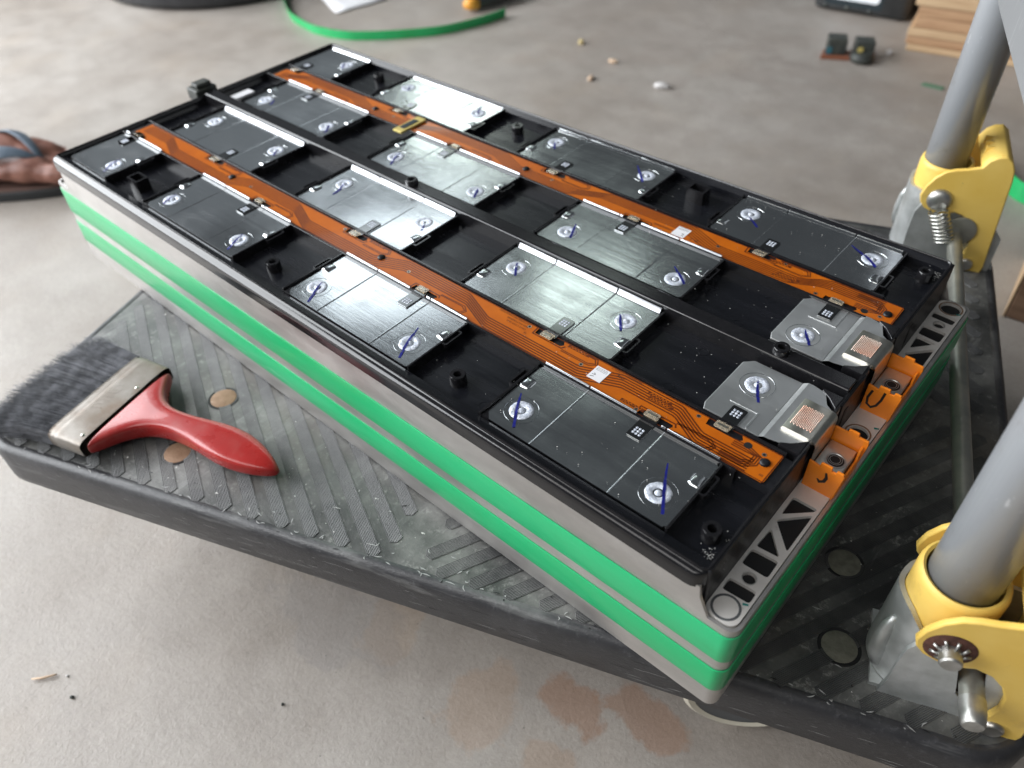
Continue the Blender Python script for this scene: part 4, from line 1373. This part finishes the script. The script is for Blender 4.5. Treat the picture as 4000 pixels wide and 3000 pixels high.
# ------------------------------------------------------------------ the two green straps round the module
for (zt_, zb_, lab) in ((-29.2, -50.0, 'upper green plastic strap bound tightly round the battery module'), (-58.6, -77.2, 'lower green plastic strap bound round the battery module near its base')):
    b = MB()
    oo = rrect(-545.8, 57.8, -25.8, 250.8, 6.4, 7)
    ii = rrect(-545.15, 57.15, -25.15, 250.15, 5.7, 7)
    rows = []
    for ring, z in ((oo, zb_ + 0.5), (oo, zt_ - 0.6), (rrect(-545.65, 57.65, -25.65, 250.65, 6.2, 7), zt_ - 0.1), (ii, zt_), (ii, zb_), (rrect(-545.65, 57.65, -25.65, 250.65, 6.2, 7), zb_ + 0.1)):
        rows.append([b.vert(x, y, z) for x, y in ring])
    for a, c in zip(rows, rows[1:] + rows[:1]):
        for k in range(len(a)):
            b.face(a[k], a[(k + 1) % len(a)], c[(k + 1) % len(a)], c[k])
    o = b.build('packing_strap', 'strap_green', None, smooth=50)
    tag(o, lab, 'strap', 'green straps around the module')

# ------------------------------------------------------------------ paintbrush on the deck
brush = thing('paintbrush', 'wide paintbrush with red handle, tin ferrule and dusty black bristles on the trolley deck', 'paintbrush', W(-310, -105, ZT))
# local frame: u along the handle away from the bristles, w across; built from points measured on the deck
B0 = Vector((-334.0, -104.0)); U = Vector((0.963, 0.27)).normalized(); Wd = Vector((-U.y, U.x))


def BR(u, w, z):
    p = B0 + U * u + Wd * w
    return W(p.x, p.y, z)


ZD = ZT + 1.0
# ferrule: rounded slab u -31..3, w -46..46
b = MB(BR)
cs = []
for u, hw, th, zc in ((-28, 39.6, 7.0, 9.5), (-27, 40.4, 7.8, 9.5), (-25.4, 39.9, 7.4, 9.5), (-23.8, 40.5, 7.8, 9.5), (-22.2, 40.0, 7.4, 9.5), (-20.6, 40.5, 7.7, 9.5), (-18, 40.2, 7.5, 9.5), (-2, 39.8, 7.2, 9.6), (0, 39.6, 7.0, 9.6)):
    ring = []
    for k in range(40):
        a = 2 * math.pi * k / 40
        ca, sa = math.cos(a), math.sin(a)
        ring.append(b.vert(u, hw * math.copysign(abs(ca) ** 0.22, ca), ZD + zc + th * math.copysign(abs(sa) ** 0.42, sa)))
    cs.append(ring)
for a, c in zip(cs, cs[1:]):
    for k in range(40): b.face(a[k], a[(k + 1) % 40], c[(k + 1) % 40], c[k])
fer = b.build('ferrule', 'ferrule_tin', brush, smooth=50)
for w_ in (-32, 14):
    b = MB(BR); b.lathe((-3.5, w_, ZD + 16.7), (0, 0, 1), [(1.3, 0), (1.0, 0.5), (0, 0.7)], 10)
    b.build('ferrule_nail', 'nut_steel', fer, smooth='all')
b = MB(BR)
for k, (u0, u1) in enumerate([(-18, -11), (-17, -12), (-19, -11), (-16, -11), (-18, -12), (-17, -11), (-18, -13)]):
    wv_ = -11 + k * 3.6
    b.strip([(u0, wv_), (u1, wv_ + 1.4)], 0.9, ZD + 17.15)
b.build('stamped_marks', 'ferrule_tin', fer)
# handle: outline swept with rounded section
hl = [(0.5, 38.6, 6.2, 9.4), (3, 36.5, 6.4, 9.4), (7, 30, 6.6, 9.4), (12, 22, 6.9, 9.4), (18, 15.4, 7.2, 9.4), (25, 11, 7.4, 9.3), (33, 8.8, 7.6, 9.2), (43, 8.2, 7.6, 9.1), (54, 9.0, 7.5, 9.0), (65, 10.8, 7.4, 8.8), (76, 12.4, 7.2, 8.5), (87, 12.8, 6.8, 8.1), (97, 11.4, 6.3, 7.7), (107, 8.6, 5.6, 7.2), (114, 5.6, 4.8, 6.8), (119, 3.0, 3.6, 6.4), (121.5, 0.8, 1.4, 6.2)]
b = MB(BR)
cs = []
for u, hw, th, zc in hl:
    ring = []
    off = 3.2 * math.sin(max(0, u - 6) / 116 * math.pi)
    for k in range(32):
        a = 2 * math.pi * k / 32
        ca, sa = math.cos(a), math.sin(a)
        ring.append(b.vert(u, off + hw * math.copysign(abs(ca) ** 0.5, ca), ZD + zc + th * math.copysign(abs(sa) ** 0.5, sa)))
    cs.append(ring)
for a, c in zip(cs, cs[1:]):
    for k in range(32): b.face(a[k], a[(k + 1) % 32], c[(k + 1) % 32], c[k])
b.face(*cs[0][::-1]); b.face(*cs[-1])
hd_ = b.build('handle', 'red_lacquer', brush, smooth=60)
md = hd_.modifiers.new('sub', 'SUBSURF'); md.levels = 1; md.render_levels = 2
# bristles
b = MB(BR)
rb = random.Random(3)
for k in range(5200):
    w0 = rb.uniform(-39, 39); zz = rb.uniform(-6.6, 6.8)
    L = 60 + rb.gauss(0, 3.0) - 9 * abs(w0 / 40) ** 3 - (rb.random() ** 6) * 12
    fan = (w0 / 40) * 9.0 - 2.0 + rb.gauss(0, 2.0)
    droop = rb.uniform(0.15, 0.85) * zz + rb.gauss(0, 0.8)
    z0 = ZD + 9.5 + zz
    p0 = Vector((-26.0, w0, z0)); p1 = Vector((-26 - L * 0.5, w0 + fan * 0.35, z0 - droop * 0.2 - 0.5)); p2 = Vector((-26 - L, w0 + fan, max(ZD + 0.4, z0 - droop * 0.55 - 2.6)))
    r0 = 0.17
    i0 = len(b.v)
    for p, r in ((p0, r0), (p1, r0 * 1.05), (p2, r0 * 0.35)):
        b.v += [(p.x, p.y - r, p.z - r * 0.6), (p.x, p.y + r, p.z - r * 0.6), (p.x, p.y, p.z + r)]
    for s_ in (0, 3):
        for j in range(3):
            b.f.append((i0 + s_ + j, i0 + s_ + (j + 1) % 3, i0 + s_ + 3 + (j + 1) % 3, i0 + s_ + 3 + j))
bo = b.build('bristles', 'bristle', brush); bo['kind'] = 'stuff'

# ------------------------------------------------------------------ foot in a flip-flop by the far corner
FD = Vector((0.80, 0.60)).normalized(); FW = Vector((-FD.y, FD.x))
F0 = Vector((-974.0, 74.0))         # ball of the foot


def FT(u, w, z):                     # u toward the toes, w toward the little toe side away from camera, z above floor
    p = F0 + FD * u + FW * w
    return Vector((p.x / 1000, p.y / 1000, z / 1000))


bm = bmesh.new()


def ell(u, w, z, ru, rw, rz):
    r = bmesh.ops.create_icosphere(bm, subdivisions=3, radius=1.0)
    for v in r['verts']:
        c = v.co.copy()
        v.co = FT(u + c.x * ru, w + c.y * rw, z + c.z * rz)


for (u, w, z, ru, rw, rz) in ((-200, 0, 58, 42, 34, 40), (-160, 0, 55, 48, 34, 36), (-120, -2, 52, 46, 36, 32), (-80, -2, 47, 44, 39, 27), (-45, -1, 42, 42, 44, 22), (-15, 0, 38, 36, 47, 18), (5, -22, 36, 30, 22, 17), (2, 20, 35, 26, 22, 15), (-205, 0, 110, 30, 26, 60), (-205, 0, 180, 32, 28, 60), (-208, 0, 260, 36, 34, 70),
                              (28, -27, 33, 20, 13, 12.5), (44, -27, 32, 17, 14, 12.5), (52, -27, 31, 14, 13, 11.5), (24, -3, 32, 17, 9, 10.5), (40, -3, 30, 14, 9, 10), (20, 13, 31, 16, 8.5, 10), (33, 13, 29, 13, 8.5, 9.5), (12, 27, 30, 15, 8, 9.5), (24, 28, 28, 12, 8, 9), (2, 39, 29, 14, 8, 9), (12, 41, 27, 11, 8, 8.5)):
    ell(u, w, z, ru, rw, rz)
me = bpy.data.meshes.new('person'); bm.to_mesh(me); bm.free()
tmp = bpy.data.objects.new('tmp', me); COL.objects.link(tmp)
md = tmp.modifiers.new('r', 'REMESH'); md.mode = 'VOXEL'; md.voxel_size = 0.0028
md = tmp.modifiers.new('s', 'SMOOTH'); md.factor = 0.6; md.iterations = 8
me2 = bpy.data.meshes.new_from_object(tmp.evaluated_get(bpy.context.evaluated_depsgraph_get()))
bpy.data.objects.remove(tmp)
foot = link('person', me2, 'skin', None, 'all')
tag(foot, 'bare brown foot of a standing person wearing a flip-flop', 'person')
for (u, w, z, a, c) in ((60, -27, 39.5, 6.5, 7.5), (49, -3, 37, 4, 4.6), (41, 13, 35.5, 3.6, 4.2), (31, 28, 34, 3.2, 3.8), (19, 41, 32, 3, 3.4)):
    b = MB(lambda u_, w_, z_: FT(u_, w_, z_)); 
    rr = [[b.vert(u + a * r * math.cos(t * math.pi / 8), w + c * r * math.sin(t * math.pi / 8), z + h + (-0.16 * (a * r * math.cos(t * math.pi / 8)))) for t in range(16)] for r, h in ((1.0, -1.6), (0.85, 0.2), (0.4, 0.7))]
    for x_, y_ in zip(rr, rr[1:]):
        for k in range(16): b.face(x_[k], x_[(k + 1) % 16], y_[(k + 1) % 16], y_[k])
    b.face(*rr[-1])
    b.build('toenail', 'nail', foot, smooth='all')
ff = thing('flip_flop', 'dark rubber flip-flop with blue-grey thong strap on a foot', 'flip-flop', FT(-70, 0, 0))
so = []
for t in range(48):
    a = 2 * math.pi * t / 48
    u = -75 + 148 * math.cos(a)
    hw = 50 - 9 * math.cos(a + 0.3) ** 2 - (6 if u < -40 else 0) * math.sin(min(1, (-40 - u) / 60) * math.pi) - (3 if u < -40 else 0)
    so.append((u, 2 + hw * math.copysign(abs(math.sin(a)) ** 0.75, math.sin(a))))
b = MB(FT); b.prism(so, 0, 13); b.build('sole', 'sandal_sole', ff, bevel=2.5, seg=3)
b = MB(FT); b.prism([(u * 0.985 - 1, 2 + (w - 2) * 0.97) for u, w in so], 12.5, 16.5); b.build('insole', 'insole', ff, bevel=1.5)
for sgn in (-1, 1):
    b = MB(FT)
    pts = [Vector((27, -13, 34)), Vector((20, -13 + sgn * 4, 51)), Vector((4, -9 + sgn * 14, 60)), Vector((-18, -5 + sgn * 27, 64)), Vector((-45, sgn * 38, 58)), Vector((-66, sgn * 46, 40)), Vector((-84, sgn * 49, 14))]
    cs = []
    for k, p in enumerate(pts):
        t = (pts[min(k + 1, 6)] - pts[max(k - 1, 0)]).normalized()
        nrm = Vector((0, sgn * 0.55, 0.85)).normalized() if k > 1 else Vector((0.5, 0, 0.8)).normalized()
        sd = t.cross(nrm).normalized(); nn = sd.cross(t).normalized()
        hw = (3.5, 5, 8, 11, 12, 11, 8)[k]; ht = 2.2
        cs.append([b.vert(*(p + sd * hw * x + nn * ht * y)) for x, y in ((-1, -0.4), (-0.7, 0.8), (0.7, 0.8), (1, -0.4), (0.6, -1), (-0.6, -1))])
    for a, c in zip(cs, cs[1:]):
        for k in range(6): b.face(a[k], a[(k + 1) % 6], c[(k + 1) % 6], c[k])
    b.face(*cs[0][::-1]); b.face(*cs[-1])
    so_ = b.build('thong_strap', 'sandal_strap', ff, smooth='all')
    md = so_.modifiers.new('sub', 'SUBSURF'); md.levels = 1; md.render_levels = 2

# ------------------------------------------------------------------ things on the floor behind
def band(pts, height, thick, name, material, label, cat, group=None, lean=0.0, taper=None):
    """plastic strap standing on edge along floor points (mm)"""
    P = [Vector(p) for p in pts]
    # catmull-rom smoothing
    Q = []
    for k in range(len(P) - 1):
        p0, p1, p2, p3 = P[max(k - 1, 0)], P[k], P[k + 1], P[min(k + 2, len(P) - 1)]
        for j in range(8):
            t = j / 8
            Q.append(0.5 * ((2 * p1) + (p2 - p0) * t + (2 * p0 - 5 * p1 + 4 * p2 - p3) * t * t + (3 * p1 - p0 - 3 * p2 + p3) * t ** 3))
    Q.append(P[-1])
    b = MB(); cs = []
    for k, p in enumerate(Q):
        t = (Q[min(k + 1, len(Q) - 1)] - Q[max(k - 1, 0)]).normalized(); nn = Vector((-t.y, t.x))
        h = height
        o_ = nn * lean
        cs.append([b.vert(*(p + nn * s * thick / 2 + o_ * f), FLOOR + 0.2 + h * f) for s, f in ((-1, 0), (1, 0), (1, 1), (-1, 1))])
    for a, c in zip(cs, cs[1:]):
        for j in range(4): b.face(a[j], a[(j + 1) % 4], c[(j + 1) % 4], c[j])
    b.face(*cs[0][::-1]); b.face(*cs[-1])
    o = b.build(name, material, None, smooth=40)
    return tag(o, label, cat, group)


band([(-1390, 990), (-1395, 850), (-1335, 735), (-1289, 699), (-1203, 645), (-1141, 628), (-1098, 623), (-1042, 634), (-1000, 660), (-952, 705), (-912, 758), (-888, 830), (-883, 875)], 15.5, 1.2, 'loose_strap', 'strap_green_dark',
     'loose green plastic strap curled in a wide loop on the floor', 'strap', lean=-2)
band([(-60, 850), (-30, 806), (-10, 784), (8, 775), (60, 765), (120, 790)], 22, 1.2, 'loose_strap', 'strap_green_dark', 'short end of green strap behind the yellow clamp beyond the trolley', 'strap')
# marker pen at the end of the loop
pen = thing('marker_pen', 'small dark pen with amber tip lying against the green strap loop', 'pen', W(-930, 890, FLOOR))
b = MB(); b.tube([(-945, 868, FLOOR + 13), (-930, 905, FLOOR + 14), (-915, 960, FLOOR + 14)], [11, 12, 11], 14); b.build('pen_body', 'box_black', pen, smooth=40)
b = MB(); b.tube([(-954, 846, FLOOR + 15), (-950, 856, FLOOR + 14), (-944, 870, FLOOR + 13)], [6, 11, 11], 14); b.build('pen_cap', 'amber', pen, smooth='all')
# paper scrap in the loop
b = MB(); g = []
for a in range(5):
    g.append([b.vert(-1235 + a * 22 + c * 6, 742 + c * 26 - a * 9, FLOOR + 1.5 + 4 * abs(noise.noise(Vector((a * 0.7, c * 0.8, 1))))) for c in range(5)])
for a in range(4):
    for c in range(4): b.face(g[a][c], g[a + 1][c], g[a + 1][c + 1], g[a][c + 1])
o = b.build('paper_scrap', 'paper_white', None, smooth='all')
md = o.modifiers.new('t', 'SOLIDIFY'); md.thickness = 0.0006
tag(o, 'crumpled white paper scrap inside the loop of green strap', 'paper')
# dark tyre at the top edge
ty = thing('rubber_tyre', 'black rubber tyre lying flat at the far edge of the floor', 'tyre', W(-1562, 762, FLOOR))
b = MB(); b.lathe((-1562, 762, FLOOR), (0, 0, 1), [(150, 1), (255, 0.5), (268, 4), (273, 14), (275, 60), (273, 110), (262, 142), (215, 152), (160, 140), (145, 80), (150, 1)], 64)
b.build('tyre_carcass', 'rubber_black', ty, smooth='all')
b = MB(); b.lathe((-1562, 762, FLOOR), (0, 0, 1), [(0, 60), (120, 62), (146, 75), (146, 120), (150, 140)], 48); b.build('rim', 'wheel_grey', ty, smooth=40)
# black box with a white label
bx = thing('black_case', 'black plastic box with rounded white label standing on the floor', 'box', W(-400, 1300, FLOOR))
A, Bc = Vector((-470, 1217)), Vector((-349, 1232)); ux = (Bc - A).normalized(); uy = Vector((-ux.y, ux.x))


def BX(u, w, z):
    p = A + ux * u + uy * w; return W(p.x, p.y, FLOOR + z)


b = MB(BX); b.prism(rrect(0, 158, 0, 150, 14, 4), 3, 170); body = b.build('case_body', 'box_black', bx, bevel=4, smooth=30)
b = MB(BX); b.prism(rrect(-3, 161, -3, 153, 15, 4), 118, 128); b.build('case_lip', 'box_black', bx, bevel=2)
b = MB(BX); b.prism(rrect(24, 108, 22, 76, 6, 4), 0, 0.8); b.v = [(u, -0.8 + z * 0.9, w) for u, w, z in b.v]; b.build('case_label', 'label_white', bx)
b = MB(BX); b.prism(rrect(18, 114, 12, 104, 6, 4), 0, 0.4); b.v = [(u, -0.3 + z * 0.3, w) for u, w, z in b.v]; b.build('label_panel', 'label_blue', bx)
for u in (22, 58, 96):
    b = MB(BX); b.lathe((u, 0.2, 9), (0, -1, 0), [(4, 0), (3.6, 1.4), (0, 1.8)], 14); b.build('screw', 'circuit_dark', bx, smooth='all')
# stack of planks
PA, PB = Vector((-275, 1129)), Vector((-120, 1160)); px_ = (PB - PA).normalized(); py_ = Vector((-px_.y, px_.x))


def PL(u, w, z):
    p = PA + px_ * u + py_ * w; return W(p.x, p.y, FLOOR + z)


zs = [0, 9.5, 22, 34, 50, 66, 84]
labs = ['bottom plank of the wood stack behind the grey post', 'second plank up in the wood stack, reddish face', 'third plank up in the wood stack, pale yellow edge', 'fourth plank up in the wood stack with dark knots', 'fifth plank up in the wood stack, greyish brown', 'topmost pale plank on the wood stack']
for k in range(6):
    b = MB(PL); o0 = rnd.uniform(-3, 4)
    b.box(o0 + 1, 420, rnd.uniform(0, 4), 300, zs[k] + 0.2, zs[k + 1] - 0.5)
    o = b.build('wooden_plank', 'wood' if k in (0, 2, 5) else 'wood_red', None, bevel=1.2)
    tag(o, labs[k], 'plank', 'planks in the stack')
# wooden beam at the right edge
b = MB(); b.prism([(55, 552), (240, 560), (240, 760), (43, 664)], FLOOR + 0.5, FLOOR + 70)
o = b.build('wood_block', 'wood_dark', None, bevel=2)
tag(o, 'dark brown wooden block on the floor beside the trolley', 'wood block')
b = MB(); b.prism([(53.6, 551.6), (54.8, 552), (42.8, 664), (41.6, 663.6)], FLOOR + 0.5, FLOOR + 71)
e_ = b.build('cut_face', 'wood', o)
# circuit / connector lump
cl = thing('connector_lump', 'small broken black electrical connector with two blocks and rusty base', 'connector', W(-325, 1045, FLOOR))


def CL(u, w, z):
    p = Vector((-358, 1028)) + Vector((0.88, 0.47)) * u + Vector((-0.47, 0.88)) * w; return W(p.x, p.y, FLOOR + z)


b = MB(CL); b.box(2, 30, 0, 26, 6, 30); b.build('connector_block', 'circuit_dark', cl, bevel=2)
b = MB(CL); b.box(42, 70, -2, 24, 4, 28); b.build('connector_block', 'circuit_dark', cl, bevel=2)
b = MB(CL); b.prism([(-6, -4), (70, -6), (76, 18), (0, 24)], 0.4, 6); b.build('connector_base', 'rust_orange', cl, bevel=1)
b = MB(CL); b.lathe((54, -6, 2), (0, 0, 1), [(0, 0), (16, 0), (19, 6), (14, 12), (0, 13)], 20); b.build('connector_cap', 'circuit_dark', cl, smooth=40)
b = MB(CL); b.box(0, 9, -1.5, 0, 8, 18); b.build('connector_seal', 'teal', cl)
b = MB(CL); b.box(46, 53, -6, -2.1, 14, 20); b.build('connector_pin', 'gold_clip', cl)


def chip(x, y, sx, sy, sz, material, label, cat, group=None, name='pebble', seed=1):
    r = bmesh.new(); bmesh.ops.create_icosphere(r, subdivisions=2, radius=1.0)
    a = seed * 1.7
    for v in r.verts:
        k = 1 + 0.28 * noise.noise(v.co * 1.6 + Vector((seed * 3.3, 0, 0)))
        p = Vector((v.co.x * sx * k, v.co.y * sy * k, max(v.co.z, -0.75) * sz * k + sz * 0.75))
        v.co = W(x + p.x * math.cos(a) - p.y * math.sin(a), y + p.x * math.sin(a) + p.y * math.cos(a), FLOOR + max(p.z, 0.05))
    me = bpy.data.meshes.new(name); r.to_mesh(me); r.free()
    return tag(link(name, me, material, None, 25), label, cat, group)


chip(-698, 856, 6, 5, 4, 'chip_yellow', 'small yellow crumb on the concrete behind the module', 'crumb', name='crumb', seed=1)
chip(-611, 824, 8, 4, 3.5, 'chip_tan', 'peach wood chip lying between the yellow crumb and the white paper lump', 'wood chip', 'peach wood chips', name='wood_chip', seed=2)
chip(-600, 753, 8, 4, 3.5, 'chip_tan', 'peach wood chip lying closest to the battery module rim', 'wood chip', 'peach wood chips', name='wood_chip', seed=3)
chip(-498, 791, 12, 7, 5, 'chip_white', 'crumpled white lump of paper on the concrete', 'paper', name='paper_lump', seed=4)
chip(-1388, 578, 11, 11, 13, 'chip_white', 'white pebble beside the black tyre', 'pebble', seed=5)
chip(-285, -231, 1.5, 1.2, 1.2, 'chip_dark', 'tiny dark pebble on the floor below the brush', 'pebble', 'tiny dark pebbles', seed=6)
chip(-173, -142, 1.1, 0.9, 1.0, 'chip_dark', 'tiny dark pebble on the floor by the trolley edge', 'pebble', 'tiny dark pebbles', seed=7)
chip(-302, -226, 1.0, 0.9, 0.9, 'chip_white', 'tiny white grit grain beside the dry twig', 'pebble', seed=8)
chip(-285, 1100, 5, 4, 4, 'chip_white', 'white grit lump by the plank stack', 'pebble', seed=9)
b = MB(); b.tube([(-318, -243, FLOOR + 1.4), (-313, -238, FLOOR + 1.7), (-309, -232, FLOOR + 1.6), (-308, -230, FLOOR + 1.4)], [0.5, 0.9, 0.8, 0.4], 7)
tag(b.build('dry_twig', 'chip_tan', None, smooth='all'), 'short dry twig on the concrete floor', 'twig')
b = MB(); b.box(-205, -175, 1018, 1030, FLOOR + 0.3, FLOOR + 1.4)
o = b.build('green_scrap', 'faded_green', None, bevel=0.4); tag(o, 'flat faded green plastic scrap on the floor near the grey post', 'plastic scrap')
# dust flecks on the deck
b = MB(EN)
for k in range(280):
    e, n = rnd.uniform(E0 + 12, E1 - 10), rnd.uniform(-180, N1 - 10)
    a, r = rnd.random() * 6.28, rnd.uniform(0.2, 0.75) * (0.6 if rnd.random() < 0.8 else 1.2)
    z = ZT + 1.3
    b.face(*[b.vert(e + r * (1 + rnd.random() * 0.8) * math.cos(a + 2.1 * j), n + r * math.sin(a + 2.1 * j), z + rnd.uniform(0, 0.4)) for j in range(3)])
o = b.build('deck_dust', 'dust_white', deck); o['kind'] = 'stuff'

# scuffs and cuts along the worn deck lip and its front face
for name, material, cnt in (('scuff_marks', 'scuff_pale', 170), ('cut_marks', 'hole_dark', 70)):
    b = MB(EN)
    for k in range(cnt):
        e = rnd.uniform(E0 + 20, E1 - 30)
        if k % 3:
            n0 = rnd.uniform(17.5, 23.5) if k % 2 else rnd.uniform(-30, 18); z = ZT + (0.78 if n0 > 18.5 else 0.60)
            L, a = rnd.uniform(1.2, 6.0) * (0.7 if name == 'cut_marks' else 1), rnd.uniform(0, math.pi)
            bow = rnd.uniform(-0.8, 0.8)
            pts = [(e + L * (t / 4 - 0.5) * math.cos(a) - bow * math.sin(t / 4 * math.pi) * math.sin(a), n0 + L * (t / 4 - 0.5) * math.sin(a) * 0.6 + bow * math.sin(t / 4 * math.pi) * math.cos(a)) for t in range(5)]
            b.strip(pts, [0.15, 0.5, 0.65, 0.45, 0.12], z)
        else:
            z0, L = rnd.uniform(ZB + 4, ZT - 8), rnd.uniform(2, 14)
            i0 = len(b.v); dz = rnd.uniform(-0.6, 0.6)
            b.v += [(e, N1 + 0.08, z0), (e + L, N1 + 0.08, z0 + dz), (e + L, N1 + 0.08, z0 + dz + 0.18), (e + L * 0.5, N1 + 0.08, z0 + dz * 0.5 + 0.34), (e, N1 + 0.08, z0 + 0.14)]
            b.f.append(tuple(range(i0, i0 + 5)))
    o = b.build(name, material, deck_edge); o['kind'] = 'stuff'
